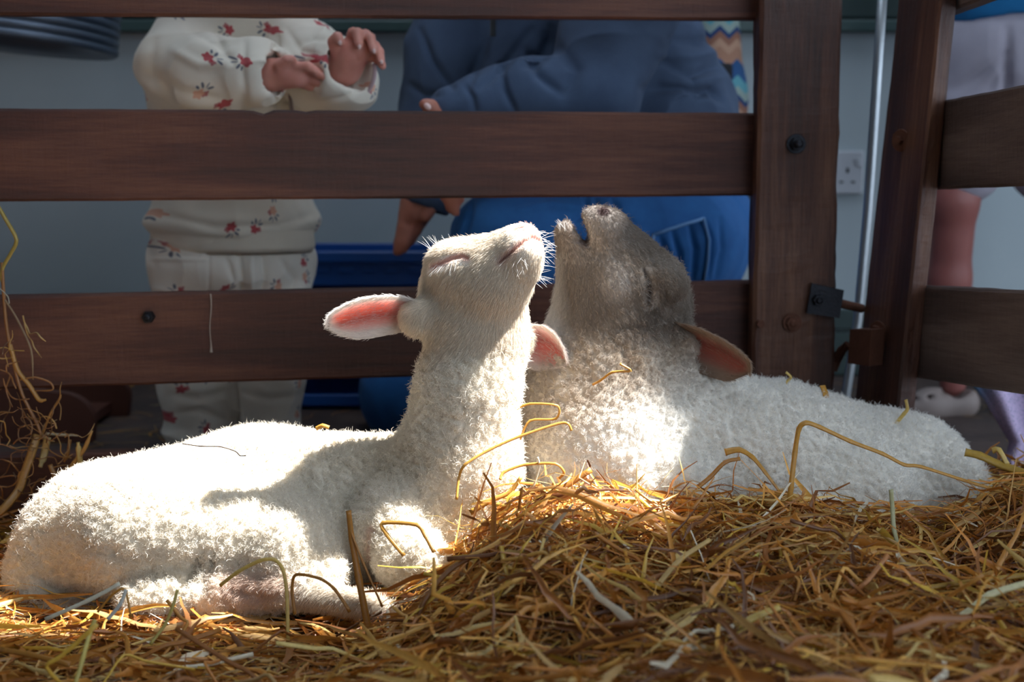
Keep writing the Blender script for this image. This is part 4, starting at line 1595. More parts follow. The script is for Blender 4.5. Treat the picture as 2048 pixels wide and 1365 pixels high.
jn_cr = [([(1310, 470), (1360, 450), (1408, 438)], 3.5, -0.004), ([(1410, 438), (1425, 480), (1418, 560)], 4, 0.003),
         ([(1320, 475), (1335, 510), (1330, 565)], 6, 0.006), ([(1345, 460), (1360, 510), (1355, 565)], 6, 0.007), ([(1380, 450), (1392, 500), (1385, 565)], 6, 0.007),
         ([(1440, 440), (1446, 500), (1430, 560)], 6, 0.005), ([(1225, 400), (1240, 430), (1270, 450)], 7, 0.005), ([(1170, 400), (1180, 420), (1150, 440)], 7, 0.007),
         ([(1190, 400), (1196, 430), (1210, 455)], 6, 0.005), ([(945, 400), (935, 440), (925, 480)], 6, 0.008), ([(1040, 420), (1100, 410), (1160, 415)], 8, -0.005)]
sdf_obj('jeans', jn, 0.005, DENIM, ad, jn_cr, 0.004, 11, 22, True, (1, 1, 0.7))
SEAM = cloth_mat('denim_seam', srgb(126, 170, 214), srgb(90, 134, 186))


def surf_Y(o, px, py, lift=0.0015):
    """depth of an object's skin where a photo pixel looks at it"""
    me = o.data
    V = np.empty(len(me.vertices) * 3)
    me.vertices.foreach_get('co', V)
    V = V.reshape(-1, 3)
    x, y = proj(V)
    d = (x - px) ** 2 + (y - py) ** 2
    near = np.argsort(d)[:60]
    near = near[d[near] < 100] if (d[near] < 100).any() else near[:4]
    return V[near, 1].min() - lift


jeans = [c for c in ad.children if c.name.startswith('jeans')][0]
for line in ([(1308, 470), (1335, 460), (1372, 448), (1408, 437)], [(1408, 437), (1418, 480), (1416, 520), (1408, 562)], [(1308, 470), (1304, 500), (1306, 540), (1312, 575)]):
    MB().tube([at(x, y, surf_Y(jeans, x, y)) for x, y in line], 0.0022, 6).build('pocket_seam', SEAM, ad, True)
SH2 = plain('dark_boot', srgb(52, 46, 44), 0.6)
sdf_obj('shoe', [rc((1080, 850, 2.10, 36), (1000, 862, 1.98, 30), 0.015)], 0.006, SH2, ad)
sdf_obj('shoe', [rc((1150, 815, 2.42, 42), (1220, 815, 2.46, 34), 0.015)], 0.006, SH2, ad)

# ---- patterned woven bag at the adult's back
def band_mat():
    t = NT('patterned_weave')
    v = t.coord('Object')
    s = t.n('ShaderNodeSeparateXYZ', {0: v})
    z = s.outputs[2]
    zig = t.math('MULTIPLY', t.math('PINGPONG', s.outputs[0], 0.016), 0.9)
    f = t.math('FRACT', t.math('MULTIPLY', t.math('ADD', z, zig), 1 / 0.115))
    c = t.n('ShaderNodeValToRGB', {0: f})
    e = c.color_ramp
    e.interpolation = 'CONSTANT'
    cols = [(0.0, srgb(40, 82, 130)), (0.12, srgb(172, 128, 104)), (0.30, srgb(190, 150, 124)), (0.42, srgb(150, 104, 84)), (0.52, srgb(36, 66, 112)), (0.60, srgb(150, 168, 160)), (0.72, srgb(96, 160, 172)), (0.88, srgb(44, 84, 132))]
    while len(e.elements) < len(cols):
        e.elements.new(0.5)
    for k_, (p, cc) in zip(e.elements, cols):
        k_.position = p
        k_.color = cc
    return t.done(t.pbr(c.outputs[0], 0.9, t.bump(t.noise(v, 500, 3), 0.4, 0.001)))


BY = 2.50
bag = empty('woven_bag', at(1440, 330, BY), 'teal and orange patterned woven bag at the back of the crouching adult', 'bag')
sdf_obj('bag_body', [rc((1425, -20, BY, 48), (1438, 190, BY, 50), 0.02), rc((1425, 190, BY, 60), (1432, 260, BY, 62), 0.03)], 0.005, band_mat(), bag)
BLK = plain('black_fabric', srgb(26, 26, 30), 0.7, 0.1, 40, 0.1)
p0 = at(1449, 160, BY - 0.052)
MB().box((p0.x - 0.018, p0.y, p0.z - 0.032), (p0.x + 0.014, p0.y + 0.02, p0.z + 0.028), 0.004).build('black_patch', BLK, bag)
sdf_obj('bag_base', [rc((1420, 380, 2.48, 62), (1468, 408, 2.50, 46), 0.03), rc((1432, 260, BY, 60), (1440, 390, 2.49, 58), 0.03)], 0.006, BLK, bag)

# ---- child at the right behind the side gate: blue top, pale shorts, bare legs
KY = 2.34
kid = empty('person', (at(2010, 830, KY).x, KY, 0), 'child in pale lavender shorts and a blue top standing behind the side gate at right', 'person')
SKIN_K = skin_mat('kid_skin', srgb(158, 98, 90), srgb(140, 80, 74))
kb = []
kb += chain([(2000, -560, KY - .02, 96), (1995, -510, KY - .04, 90)], 0.02)
kb += [el((1915, -525, KY - .05), 16, 0.012, 18, 0, 0.010), el((2010, -530, KY - .12), 10, 0.010, 22, 0, 0.006), el((1925, -480, KY - .06), 10, 0.016, 7, 0, 0.008)]
kb += chain([(2010, -420, KY, 46), (2015, -340, KY, 60)], 0.02)
kb += chain([(2015, -320, KY, 108), (2015, 80, KY, 104)], 0.04)
kb += chain([(1925, 180, KY, 62), (1908, 400, KY - .02, 46), (1898, 560, KY, 40), (1906, 770, KY + .02, 26)], 0.02)
kb += chain([(2105, 180, KY, 62), (2112, 400, KY - .02, 46), (2108, 560, KY, 40), (2106, 770, KY + .02, 26)], 0.02)
for sx, ay in ((1, 0.14), (-1, -0.12)):
    kb += chain([(2015 + 60 * sx, -300, KY + ay * .6, 42), (2120, -120, KY + ay * 1.2, 34), (2185, 10, KY + ay * 1.3, 26), (2190, 50, KY + ay * 1.3, 27)], 0.02)
    for i in range(4):
        kb += chain([(2178 + i * 9, 52, KY + ay * 1.3, 9), (2176 + i * 10, 95 - abs(i - 1.5) * 8, KY + ay * 1.3 - .01, 7.5)], 0.003)
    kb += chain([(2174, 35, KY + ay * 1.3 - .01, 10), (2160, 70, KY + ay * 1.3 - .02, 8)], 0.003)
sdf_obj('body', kb, 0.0042, SKIN_K, kid)
sdf_obj('hair', [rc((2020, -575, KY, 104), (2030, -510, KY + .01, 92), 0.02)], 0.007, HAIRM, kid, (), 0.005, 50, 3)
LAV = cloth_mat('pale_shorts', srgb(184, 180, 192), srgb(166, 160, 174))
sh = [el((2015, 95, KY), 148, 0.115, 125, 0, 0.03)]
sh += chain([(1945, 120, KY, 92), (1925, 330, KY - .01, 80)], 0.03) + chain([(2090, 120, KY, 92), (2100, 330, KY - .01, 80)], 0.03)
sdf_obj('shorts', sh, 0.005, LAV, kid, [([(2016, 60), (2014, 130), (2012, 240)], 9, 0.012), ([(2010, 110), (1960, 150), (1910, 180)], 9, 0.005), ([(2010, 130), (1975, 180)], 8, 0.004)], 0.003, 12, 31)
TEE = cloth_mat('bright_blue_top', srgb(30, 130, 190), srgb(18, 104, 164))
te = chain([(2015, -320, KY, 128), (2015, -120, KY, 136), (2015, -20, KY, 150)], 0.03)
te += [rc((2080, -300, KY + .08, 60), (2060, -190, KY + .14, 50), 0.02), rc((1960, -300, KY - .08, 60), (2000, -190, KY - .12, 50), 0.02)]
te += [sub(el((2015, 180, KY), 220, 0.25, 152, 0, 0.004))]
sdf_obj('blue_top', te, 0.005, TEE, kid, (), 0.003, 12, 33)
CLOG = plain('pale_clog', srgb(140, 126, 120), 0.6, 0.06, 30, 0.1)
for j, dx in enumerate((0, 205)):
    x = dx
    clog = sdf_obj('clog', [rc((1925 + x, 806, KY - .01, 34), (1860 + x, 812, KY - .01, 32), 0.02), rc((1860 + x, 812, KY - .01, 31), (1795 + x, 822, KY - .01, 22), 0.02),
                            sub(rc((1916 + x, 770, KY - .01, 28), (1906 + x, 800, KY - .01, 24), 0.006))]
                   + [sub(el((1838 + x + i * 30, 806 - i * 7, KY - .05), 11 - i, 0.05, 4.5, 12, 0.002)) for i in range(3)], 0.0035, CLOG, kid)

# ---- mesh cloth hanging below the side gate's lower rail
t = NT('pale_mesh_cloth')
v = t.coord()
s = t.n('ShaderNodeSeparateXYZ', {0: v})
f = t.math('MULTIPLY_ADD', s.outputs[0], 38.0, -22.7, clamp=True)
c = t.mix(f, srgb(92, 156, 206), srgb(210, 190, 224))
dots = t.n('ShaderNodeTexVoronoi', {'Vector': v, 'Scale': 420.0}).outputs['Distance']
c = t.mix(t.math('LESS_THAN', dots, 0.26), c, srgb(70, 104, 140))
MESHC = t.done(t.pbr(c, 0.8))
outl = [((1945, 772), (2075, 772)), ((1968, 800), (2085, 800)), ((1988, 835), (2095, 835)), ((2004, 862), (2100, 862)), ((2018, 884), (2110, 884)), ((2013, 905), (2110, 905)), ((2006, 930), (2100, 930)), ((2002, 960), (2100, 960))]
V, F = [], []
nc = 16
for side in (0, 1):
    for (a, b_) in outl:
        for i in range(nc + 1):
            s_ = i / nc
            V.append(at(a[0] + (b_[0] - a[0]) * s_, a[1], 1.80 + 0.012 * math.sin(s_ * 9 + a[1] * .01) + 0.002 * side))
W = nc + 1
nb = len(outl) * W
for r in range(len(outl) - 1):
    for i in range(nc):
        a = r * W + i
        F += [(a, a + W, a + W + 1, a + 1), (nb + a, nb + a + 1, nb + a + W + 1, nb + a + W)]
for r in range(len(outl) - 1):
    a = r * W
    F += [(a, nb + a, nb + a + W, a + W)]
tag(MB().add(V, F).build('mesh_cloth', MESHC, None, True), 'pale lavender and blue mesh cloth hanging below the side gate at the right edge', 'cloth')

# ------------------------------------------------------------------ straw
def gs(x, c, w):
    return np.exp(-((x - c) / w) ** 2)


def straw_h(X, Y):
    X, Y = np.asarray(X, float), np.asarray(Y, float)
    left = 1 - sstep(-0.16, 0.0, X)
    h = 0.022 - 0.016 * left
    heap = sstep(-0.135, 0.03, X) * sstep(1.0, 1.24, Y) * (1 - sstep(1.36, 1.50, Y))
    h = h + (0.086 - 0.026 * sstep(0.03, 0.16, X)) * heap
    h = h + (0.045 - 0.020 * left) * (1 - sstep(0.95, 1.20, Y))
    h = h - 0.045 * gs(X, 0.40, 0.075) * gs(Y, 1.26, 0.10)             # hollow at the right
    h = h + 0.040 * sstep(0.44, 0.54, X) * sstep(1.25, 1.45, Y)
    h = h * (1 - 0.75 * sstep(1.60, 1.72, Y))
    P = np.stack([X.ravel(), Y.ravel(), np.zeros(X.size)], 1)
    h = h + (0.012 * vnoise(P, 9, 77) + 0.006 * vnoise(P, 26, 78)).reshape(X.shape) * (0.4 + 0.6 * (h > 0.05))
    return np.maximum(h, 0.004)


def straw_mat(name, rough=0.38):
    t = NT(name)
    c = t.n('ShaderNodeAttribute', attribute_name='Col').outputs['Color']
    n = t.noise(t.coord('Object', (1, 1, 1)), 260, 3)
    c = t.n('ShaderNodeHueSaturation', {'Color': c, 'Value': t.math('MULTIPLY_ADD', n, 0.5, 0.75)}).outputs[0]
    p = t.pbr(c, rough, t.bump(n, 0.2, 0.001))
    return t.done(t.n('ShaderNodeMixShader', {0: 0.22, 1: p, 2: t.n('ShaderNodeBsdfTranslucent', {'Color': c}).outputs[0]}).outputs[0])


STRAW = straw_mat('straw')
t = NT('trodden_straw')
v = t.coord()
n1 = t.n('ShaderNodeTexNoise', {'Vector': t.coord('Object', (1, 6, 1)), 'Scale': 40.0, 'Detail': 6.0, 'Distortion': 2.0}).outputs[0]
n2 = t.n('ShaderNodeTexNoise', {'Vector': t.coord('Object', (7, 1, 1)), 'Scale': 36.0, 'Detail': 6.0, 'Distortion': 2.0}).outputs[0]
f = t.math('MAXIMUM', n1, n2)
BED = t.done(t.pbr(t.ramp(f, [(0.40, srgb(48, 30, 18)), (0.58, srgb(104, 70, 34)), (0.78, srgb(170, 126, 66))]), 0.8, t.bump(f, 0.9, 0.006)))

# the packed bed under the loose straw
gx = np.linspace(-0.95, 0.80, 120)
gy = np.linspace(0.55, 1.74, 90)
GX, GY = np.meshgrid(gx, gy)
GZ = straw_h(GX, GY) - 0.012
GZ[(GX > 0.50) & (GY > 1.5)] = 0.001
V = np.stack([GX.ravel(), GY.ravel(), np.maximum(GZ, 0.0012).ravel()], 1)
nxg = len(gx)
ii = (np.arange(len(gy) - 1)[:, None] * nxg + np.arange(nxg - 1)[None]).ravel()
F = np.stack([ii, ii + 1, ii + nxg + 1, ii + nxg], 1)
bed = mesh_obj('straw_bed', V, F, BED, None, True)
tag(bed, 'golden brown straw bedding heaped over the floor of the pen', 'straw', kind='stuff')

PAL = np.array([lin(*c) for c in ((208, 146, 66), (188, 122, 50), (222, 170, 84), (156, 98, 46), (228, 196, 122), (116, 72, 38), (198, 158, 98), (214, 174, 70), (178, 118, 66), (232, 222, 196))])
PW = np.array([.20, .18, .15, .13, .07, .09, .07, .05, .04, .02])


def strands(n, width, length, seg, lift, xr, yr, seed, curl=0.5, dens=None, steep=0.5):
    rng = np.random.default_rng(seed)
    X = rng.uniform(*xr, n * 2)
    Y = rng.uniform(*yr, n * 2)
    if dens is not None:
        k = rng.random(n * 2) < dens(X, Y)
        X, Y = X[k], Y[k]
    X, Y = X[:n], Y[:n]
    n = len(X)
    ang = rng.uniform(0, 2 * math.pi, n)
    L = length * (0.5 + rng.random(n))
    turn = rng.normal(size=(n, seg)) * curl / seg * 2
    kink = (rng.random((n, seg)) < 0.10) * rng.normal(size=(n, seg)) * 1.1
    A = ang[:, None] + np.cumsum(turn + kink, 1)
    step = (L / seg)[:, None]
    pitch = rng.normal(size=n)[:, None] * steep * 0.5 + rng.normal(size=(n, seg)) * steep * 0.35
    dx, dy, dz = np.cos(A) * np.cos(pitch) * step, np.sin(A) * np.cos(pitch) * step, np.sin(pitch) * step
    PX = np.concatenate([np.zeros((n, 1)), np.cumsum(dx, 1)], 1)
    PY = np.concatenate([np.zeros((n, 1)), np.cumsum(dy, 1)], 1)
    PZ = np.concatenate([np.zeros((n, 1)), np.cumsum(dz, 1)], 1)
    PX += X[:, None] - PX.mean(1)[:, None]
    PY += Y[:, None] - PY.mean(1)[:, None]
    PZ -= PZ.mean(1)[:, None]
    h = straw_h(PX, PY)
    lf = 1 - 0.55 * (1 - sstep(-0.16, 0.0, X))[:, None]
    z0 = lift * lf * (rng.random(n) ** 1.4)[:, None]
    PZ = PZ * lf
    Z = h * 0.6 + h.mean(1)[:, None] * 0.4 + z0 + PZ - 0.006
    Z = np.maximum(Z, h - 0.010)
    P = np.stack([PX, PY, Z], 2)
    T = np.gradient(P, axis=1)
    T /= np.linalg.norm(T, axis=2)[:, :, None] + 1e-9
    r = rng.normal(size=(n, 1, 3)) + rng.normal(size=(n, seg + 1, 3)) * 0.15
    S = np.cross(T, np.broadcast_to(r, T.shape))
    S /= np.linalg.norm(S, axis=2)[:, :, None] + 1e-9
    B = np.cross(T, S)
    w = (width * (0.55 + 0.9 * rng.random(n)))[:, None, None] * np.clip(np.sin(np.linspace(0.25, math.pi - 0.12, seg + 1)), 0.3, 1)[None, :, None] * 0.5
    Vv = np.stack([P - S * w, P + B * w * 0.55, P + S * w], 2)         # folded blade
    Vv = Vv.reshape(n, (seg + 1) * 3, 3)
    q = []
    for i in range(seg):
        for j in range(2):
            a = i * 3 + j
            q.append((a, a + 1, a + 4, a + 3))
    q = np.array(q)
    F = (q[None] + (np.arange(n) * (seg + 1) * 3)[:, None, None]).reshape(-1, 4)
    ci = rng.choice(len(PAL), n, p=PW / PW.sum())
    C = PAL[ci] * (0.80 + 0.50 * rng.random(n))[:, None]
    C = np.repeat(C, (seg + 1) * 3, 0)
    return Vv.reshape(-1, 3), F, C


def not_under(X, Y):
    """thin out where the lambs lie and behind the gate"""
    d = np.ones_like(X)
    d *= np.where(Y > 1.70 + 0.1 * X, 0.0, 1.0)
    inA = ((X + 0.20) / 0.34) ** 2 + ((Y - 1.43) / 0.11) ** 2 < 1
    inB = ((X - 0.26) / 0.26) ** 2 + ((Y - 1.57) / 0.11) ** 2 < 1
    return np.where(inA | inB, 0.03, d)


parts = [
    strands(8000, 0.0011, 0.075, 7, 0.022, (-0.85, 0.72), (0.75, 1.68), 101, 1.6, not_under, 0.55),
    strands(4600, 0.0028, 0.125, 7, 0.030, (-0.85, 0.72), (0.72, 1.66), 102, 0.8, not_under, 0.40),
    strands(2200, 0.0052, 0.130, 8, 0.034, (-0.85, 0.72), (0.72, 1.62), 103, 0.7, not_under, 0.45),
    strands(700, 0.0066, 0.105, 8, 0.042, (-0.6, 0.6), (0.75, 1.28), 109, 0.9, not_under, 0.75),
    strands(1500, 0.0012, 0.090, 8, 0.030, (-0.15, 0.62), (1.10, 1.45), 104, 2.2, not_under, 0.7),
    strands(800, 0.0042, 0.11, 7, 0.036, (-0.15, 0.62), (1.05, 1.40), 105, 0.9, not_under, 0.7),
]
off, Vs, Fs, Cs = 0, [], [], []
for Vv, Ff, Cc in parts:
    Vs.append(Vv)
    Fs.append(Ff + off)
    Cs.append(Cc)
    off += len(Vv)
o = mesh_obj('loose_straw', np.concatenate(Vs), np.concatenate(Fs), STRAW, bed, True, None, np.concatenate(Cs))
tag(o, kind='stuff')
# thin scatter on the walkway behind the gate
Vv, Ff, Cc = strands(420, 0.0026, 0.08, 6, 0.004, (-1.0, 0.9), (1.85, 2.6), 106, 0.8, lambda X, Y: 0.3 + 0.7 * (X < -0.45), 0.05)
Vv[:, 2] = np.maximum(Vv[:, 2] - 0.02, 0.001)
o = mesh_obj('scattered_straw', Vv, Ff, STRAW, None, True, None, Cc)
tag(o, 'thin scatter of straw on the dark floor behind the gate', 'straw', kind='stuff')


# ------------------------------------------------------------------ stalks that stand out singly
def smooth_path(pts, per=5):
    P = [Vector(p) for p in pts]
    out = []
    for i in range(len(P) - 1):
        a, b_, c, d = P[max(i - 1, 0)], P[i], P[i + 1], P[min(i + 2, len(P) - 1)]
        for j in range(per):
            f = j / per
            q = 0.5 * ((2 * b_) + (c - a) * f + (2 * a - 5 * b_ + 4 * c - d) * f * f + (3 * b_ - a - 3 * c + d) * f ** 3)
            out.append(q.lerp(b_.lerp(c, f), 0.2))
    out.append(P[-1])
    return out


def stalk(path, wpx, col, label, group='single straw stalks', taper=1.0, flat=0.45, name='straw_stalk'):
    Y0 = path[0][2]
    P = smooth_path([at(*p) for p in path])
    r = rp(wpx, Y0) / 2
    R_ = [r * (1 - (1 - taper) * i / (len(P) - 1)) * (1.12 if i % 5 == 0 else 1.0) for i in range(len(P))]
    m = MB().tube(P, R_, 7, flat)
    o = mesh_obj(name, m.v, m.f, STRAW, None, True, None, np.tile(col, (len(m.v), 1)))
    return tag(o, label, 'straw stalk', group)


G1, G2, G3, G4, G5 = lin(206, 152, 66), lin(182, 124, 50), lin(222, 190, 104), lin(146, 94, 42), lin(220, 214, 190)
stalk([(1576, 1030, 1.33), (1582, 975, 1.33), (1590, 905, 1.335), (1598, 858, 1.335), (1612, 846, 1.335), (1640, 855, 1.34), (1700, 883, 1.35), (1765, 908, 1.36), (1808, 930, 1.365), (1842, 934, 1.37), (1930, 962, 1.38), (2060, 1002, 1.39)], 13, G1,
      'long golden stalk bent sharply over, arching in front of the grey-faced lamb', taper=0.5)
stalk([(1450, 905, 1.37), (1478, 900, 1.37), (1505, 915, 1.365), (1530, 945, 1.36), (1560, 985, 1.36)], 15, G1, 'broad curled straw leaf in front of the middle of the grey-faced lamb', taper=0.4, flat=0.25)
stalk([(1395, 975, 1.35), (1420, 955, 1.355), (1450, 925, 1.36), (1480, 918, 1.365)], 10, G2, 'short brown stalk leaning up to the broad curled leaf', taper=0.8)
stalk([(697, 1022, 1.23), (704, 1080, 1.23), (718, 1160, 1.225), (740, 1275, 1.215)], 11, G2, 'upright brown stalk standing before the chest of the white lamb', taper=1.5)
stalk([(700, 1060, 1.23), (728, 1130, 1.225), (765, 1215, 1.22)], 5, G2, 'thin stalk branching off beside the upright brown stalk')
stalk([(913, 1000, 1.30), (918, 955, 1.31), (930, 930, 1.31), (975, 902, 1.32), (1040, 873, 1.33), (1115, 848, 1.34), (1136, 848, 1.34), (1143, 862, 1.34)], 6, G1, 'thin wiry stalk arching up to the right before the neck of the white lamb')
stalk([(868, 1105, 1.26), (850, 1072, 1.27), (832, 1050, 1.275), (765, 1047, 1.28), (775, 1072, 1.275), (808, 1112, 1.265)], 9, G1, 'folded stalk making a pointed loop below the white lamb')
stalk([(440, 1172, 1.24), (475, 1145, 1.235), (520, 1122, 1.235), (548, 1120, 1.235), (566, 1140, 1.23), (574, 1190, 1.225), (576, 1285, 1.21)], 8, G3, 'pale arched stalk before the folded hind leg of the white lamb')
stalk([(590, 1230, 1.22), (584, 1180, 1.225), (592, 1150, 1.225), (640, 1158, 1.22), (670, 1180, 1.215), (700, 1225, 1.21)], 7, G2, 'brown bent stalk beside the pale arched one')
stalk([(1078, 1006, 1.32), (1120, 980, 1.33), (1182, 940, 1.34)], 15, G2, 'thick cut brown stalk pointing up right at the top of the heap', taper=0.8)
stalk([(940, 1026, 1.30), (985, 1000, 1.305), (1020, 985, 1.31), (1042, 955, 1.315)], 12, G1, 'broad golden stalk at the foot of the white lamb’s neck'.replace('’s', ''), taper=0.7)
stalk([(1165, 1068, 1.30), (1200, 1040, 1.31), (1262, 1004, 1.32), (1272, 994, 1.32), (1310, 1026, 1.31)], 11, lin(186, 156, 58), 'greenish yellow stalk folded in a peak on the middle of the heap')
stalk([(935, 1120, 1.25), (970, 1090, 1.255), (1040, 1085, 1.26), (1120, 1103, 1.255), (1195, 1118, 1.25)], 11, lin(206, 178, 92), 'long pale yellow stalk lying across the heap below the white lamb')
stalk([(830, 1260, 1.16), (850, 1200, 1.17), (900, 1140, 1.19), (960, 1105, 1.20)], 12, G4, 'dark brown stalk rising from the lower left of the heap')
stalk([(1000, 960, 1.33), (1008, 945, 1.335), (1050, 930, 1.34), (1110, 928, 1.34), (1128, 945, 1.34), (1118, 958, 1.34)], 6, G1, 'small looped stalk between the two lambs')
stalk([(1036, 1010, 1.33), (1062, 985, 1.335), (1078, 935, 1.34), (1075, 915, 1.34)], 5, G5, 'thin white stalk standing between the two lambs')
stalk([(1270, 1250, 1.12), (1310, 1180, 1.14), (1360, 1120, 1.16), (1420, 1080, 1.18)], 16, lin(200, 164, 96), 'broad blurred pale stalk in the foreground right of the middle', taper=0.6)
stalk([(1430, 1370, 1.02), (1455, 1330, 1.03), (1480, 1270, 1.045), (1500, 1240, 1.05), (1560, 1215, 1.06)], 26, lin(204, 172, 84), 'wide yellow leaf rising at the bottom edge, closest to the viewer', taper=0.5, flat=0.2)
stalk([(1860, 1280, 1.08), (1930, 1230, 1.09), (1980, 1190, 1.10), (2060, 1165, 1.11)], 18, lin(214, 206, 160), 'pale shiny stalk at the lower right corner', taper=0.8)
stalk([(1640, 1200, 1.14), (1700, 1195, 1.14), (1800, 1185, 1.15), (1900, 1170, 1.16), (2060, 1150, 1.17)], 12, lin(190, 150, 62), 'long straight yellow stalk lying towards the right edge')
stalk([(1250, 1160, 1.15), (1300, 1205, 1.14), (1390, 1265, 1.12), (1420, 1268, 1.12), (1490, 1235, 1.12)], 13, lin(196, 158, 60), 'yellow stalk with a blunt bend in the right foreground')
stalk([(1510, 1110, 1.20), (1530, 1150, 1.195), (1555, 1185, 1.19), (1580, 1205, 1.185)], 17, lin(208, 194, 96), 'greenish pale stalk segment in the middle of the right heap', taper=0.7)
stalk([(1782, 980, 1.30), (1785, 1020, 1.30), (1788, 1060, 1.295), (1800, 1110, 1.29), (1805, 1150, 1.285)], 11, lin(190, 186, 140), 'pale upright stalk with a joint before the rump of the grey-faced lamb')
stalk([(1930, 905, 1.47), (1960, 912, 1.465), (2000, 930, 1.46), (2060, 950, 1.45)], 18, lin(196, 158, 70), 'flat bundle of golden straw at the right edge behind the lamb', flat=0.4)
stalk([(1985, 902, 1.47), (1998, 900, 1.465), (2015, 930, 1.46)], 13, G3, 'short frayed leaf sticking up at the right edge', flat=0.3)
stalk([(90, 1240, 1.20), (180, 1200, 1.205), (240, 1168, 1.21)], 9, G5, 'whitish straight stalk in front of the tail of the white lamb')
stalk([(215, 1240, 1.19), (240, 1210, 1.195), (252, 1180, 1.20)], 8, lin(206, 206, 196), 'short silvery stalk beside the whitish one near the tail')
stalk([(195, 1225, 1.22), (225, 1190, 1.22), (250, 1180, 1.22), (262, 1235, 1.215)], 5, G1, 'thin orange bent stalk before the rump of the white lamb')
stalk([(300, 1290, 1.15), (330, 1250, 1.16), (345, 1215, 1.165), (355, 1180, 1.17)], 7, lin(196, 176, 92), 'thin greenish stalk with a forked top below the haunch')
stalk([(0, 1300, 1.14), (60, 1310, 1.13), (140, 1330, 1.12)], 12, G2, 'brown stalk in the lower left corner')
stalk([(150, 1370, 1.05), (165, 1320, 1.06), (180, 1265, 1.08), (190, 1240, 1.085)], 10, lin(206, 186, 100), 'upright yellow stalk at the lower left, in front of the tail')
# bits lying on the fleece
stalk([(632, 858, 1.44), (645, 852, 1.44), (658, 856, 1.44)], 9, G1, 'tiny orange straw chip on the back of the white lamb')
stalk([(1645, 772, 1.56), (1650, 785, 1.555), (1653, 796, 1.55)], 14, G1, 'short orange straw chip on the back of the grey-faced lamb', flat=0.3)
stalk([(1572, 745, 1.56), (1582, 755, 1.56), (1574, 765, 1.56), (1580, 780, 1.55)], 6, G3, 'small twisted straw wisp on top of the grey-faced lamb')
stalk([(1790, 850, 1.55), (1808, 828, 1.55), (1815, 818, 1.55), (1812, 800, 1.55)], 8, G3, 'pale straw husk on the rump of the grey-faced lamb')
stalk([(1185, 770, 1.40), (1200, 762, 1.395), (1225, 745, 1.39), (1262, 742, 1.39), (1240, 728, 1.39)], 5, G1, 'thin golden wisp caught in the neck wool of the grey-faced lamb')
stalk([(1030, 820, 1.40), (1060, 808, 1.40), (1115, 812, 1.40), (1112, 838, 1.40), (1060, 842, 1.40), (1040, 880, 1.395)], 5, G1, 'thin looped wisp on the breast of the grey-faced lamb')
BRN = lin(70, 50, 36)
stalk([(365, 888, 1.355), (400, 893, 1.350), (440, 894, 1.348), (470, 903, 1.346), (480, 912, 1.345), (492, 912, 1.345)], 2.2, BRN, 'thin dark twig lying on the bright back of the white lamb')

# other loose stalks on top of the bedding, nothing tells them apart
rng = np.random.default_rng(5)
for i in range(110):
    while True:
        X, Y = rng.uniform(-0.42, 0.48), rng.uniform(0.92, 1.30)
        if abs(X) < 0.35 * Y and (X > -0.1 or Y < 1.24):
            break
    a = rng.uniform(0, 6.28)
    L = rng.uniform(0.05, 0.13)
    tilt = rng.normal() * 0.35
    bend = rng.normal() * 0.9
    z = float(straw_h(np.array([X]), np.array([Y]))[0]) + rng.uniform(0.004, 0.030)
    p = Vector((X, Y, z))
    d1 = Vector((math.cos(a), math.sin(a) * .7, tilt)) * L * .5
    d2 = Vector((math.cos(a + bend), math.sin(a + bend) * .7, -abs(tilt) - 0.2)) * L * .5
    P = smooth_path([p - d1, p - d1 * .3, p + Vector((0, 0, .002)), p + d2 * .5, p + d2], 3)
    r = rng.uniform(0.0012, 0.0026)
    m = MB().tube(P, [r * (1 - .3 * k / len(P)) for k in range(len(P))], 6, rng.uniform(0.25, 0.8))
    ci = int(rng.choice(len(PAL), p=PW / PW.sum()))
    c = PAL[ci] * rng.uniform(0.9, 1.25)
    o = mesh_obj('straw_stalk', m.v, m.f, STRAW, None, True, None, np.tile(np.minimum(c, .9), (len(m.v), 1)))
    hue = ('golden', 'brown', 'light golden', 'dark brown', 'pale cream', 'umber', 'tan', 'yellow', 'reddish brown', 'whitish')[ci]
    shape = 'kinked' if abs(bend) > 1.1 else ('curved' if abs(bend) > 0.45 else 'straight')
    size = 'short' if L < 0.075 else ('long' if L > 0.105 else 'medium')
    u = X / Y * FPX + 1024
    side = ('far left', 'left', 'middle', 'right', 'far right')[min(4, max(0, int(u / 410)))]
    row = 'nearest the viewer' if Y < 1.05 else ('halfway to the lambs' if Y < 1.18 else 'close to the lambs')
    tag(o, f'{size} {shape} {hue} straw stalk on the {side} bedding, {row}', 'straw stalk', 'loose stalks on the foreground bedding')

# ---- tangle of straw hanging down at the left edge
wis = empty('straw_tangle', at(60, 960, 1.52), 'tangle of dry straw hanging down at the left edge before the gate', 'straw')


def wisp(path, wpx, col, flat=0.5):
    col = np.asarray(col) * 0.55 + lin(140, 116, 86) * 0.35
    P = smooth_path([at(*p) for p in path], 5)
    r = rp(wpx, path[0][2]) / 2
    m = MB().tube(P, [r * (1.0 if k < len(P) - 3 else 0.6) for k in range(len(P))], 6, flat)
    mesh_obj('stalk', m.v, m.f, STRAW, wis, True, None, np.tile(col, (len(m.v), 1)))


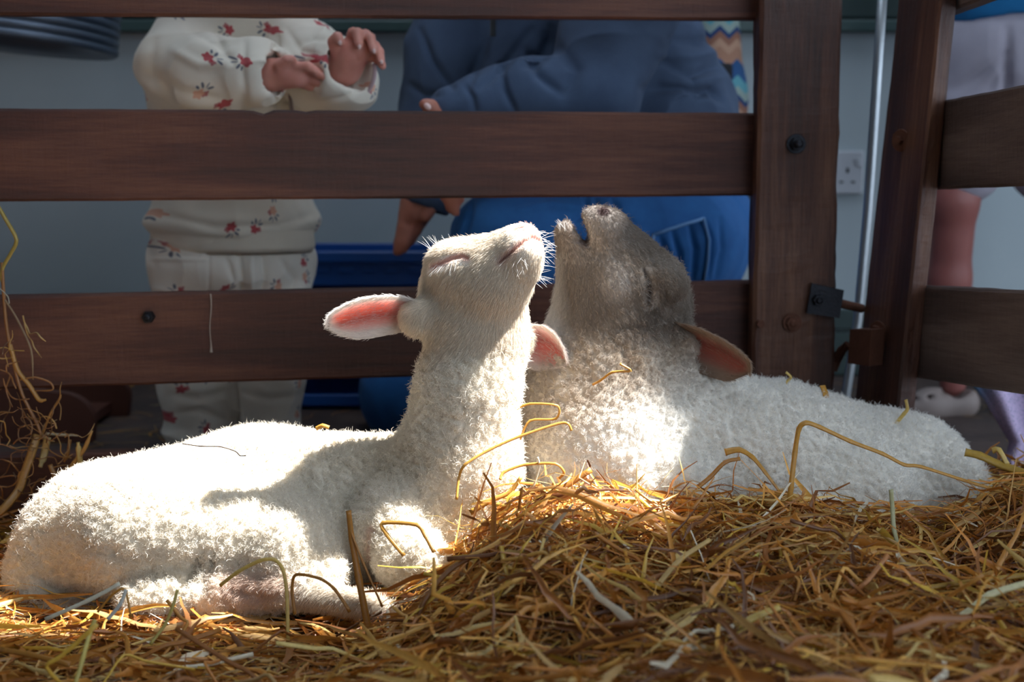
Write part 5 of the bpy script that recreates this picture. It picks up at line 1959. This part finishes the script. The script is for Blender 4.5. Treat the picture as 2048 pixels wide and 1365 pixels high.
wy = 1.60
wisp([(-60, 350, wy), (-10, 405, wy), (12, 440, wy), (33, 480, wy), (20, 510, wy), (4, 540, wy), (6, 580, wy)], 8, lin(190, 170, 70))
wisp([(4, 525, wy), (8, 600, wy), (14, 660, wy), (28, 730, wy), (45, 790, wy), (75, 850, wy), (85, 880, wy)], 7, G4 * 1.3)
wisp([(10, 600, wy), (35, 640, wy), (62, 700, wy), (66, 760, wy)], 4, lin(150, 130, 100))
wisp([(20, 690, wy), (35, 740, wy), (58, 770, wy), (78, 800, wy), (92, 800, wy)], 9, G1)
wisp([(40, 760, wy), (70, 755, wy), (100, 765, wy), (105, 780, wy), (70, 782, wy)], 4, G4 * 1.4)
wisp([(75, 870, wy), (62, 910, wy - .02), (48, 950, wy - .03), (38, 980, wy - .04), (10, 1015, wy - .06), (-20, 1040, wy - .07)], 17, G1, 0.25)
wisp([(95, 875, wy - .01), (88, 910, wy - .01), (80, 935, wy - .02)], 15, lin(206, 184, 120), 0.25)
wisp([(92, 868, wy), (120, 870, wy), (156, 872, wy)], 6, lin(196, 186, 160))
wisp([(85, 870, wy), (100, 830, wy), (118, 800, wy), (122, 790, wy)], 5, G2)
wisp([(100, 930, wy - .02), (112, 960, wy - .03), (116, 985, wy - .03), (104, 955, wy - .03)], 10, G2, 0.3)
wisp([(130, 960, wy - .03), (145, 930, wy - .03), (168, 900, wy - .03), (184, 862, wy - .03)], 9, G1, 0.35)
wisp([(162, 940, wy - .03), (158, 905, wy - .03), (156, 885, wy - .03)], 12, G3, 0.4)
wisp([(140, 880, wy), (135, 910, wy), (128, 925, wy)], 7, G2)
wisp([(0, 740, wy), (20, 750, wy), (12, 780, wy), (25, 815, wy)], 3, G4 * 1.3)
rng = np.random.default_rng(9)
for i in range(60):
    x, y = rng.uniform(-20, 150), rng.uniform(840, 1010)
    if i < 14:
        x, y = rng.uniform(-10, 60), rng.uniform(560, 840)
    P = [(x, y, wy - .02)]
    a = rng.uniform(0, 6.28)
    for k in range(6):
        a += rng.normal() * 0.5
        P.append((P[-1][0] + 13 * math.cos(a), P[-1][1] + 13 * math.sin(a), P[-1][2] + rng.normal() * .008))
    wisp(P, rng.uniform(1.5, 3.6), 0.8 * PAL[rng.choice(len(PAL), p=PW / PW.sum())])
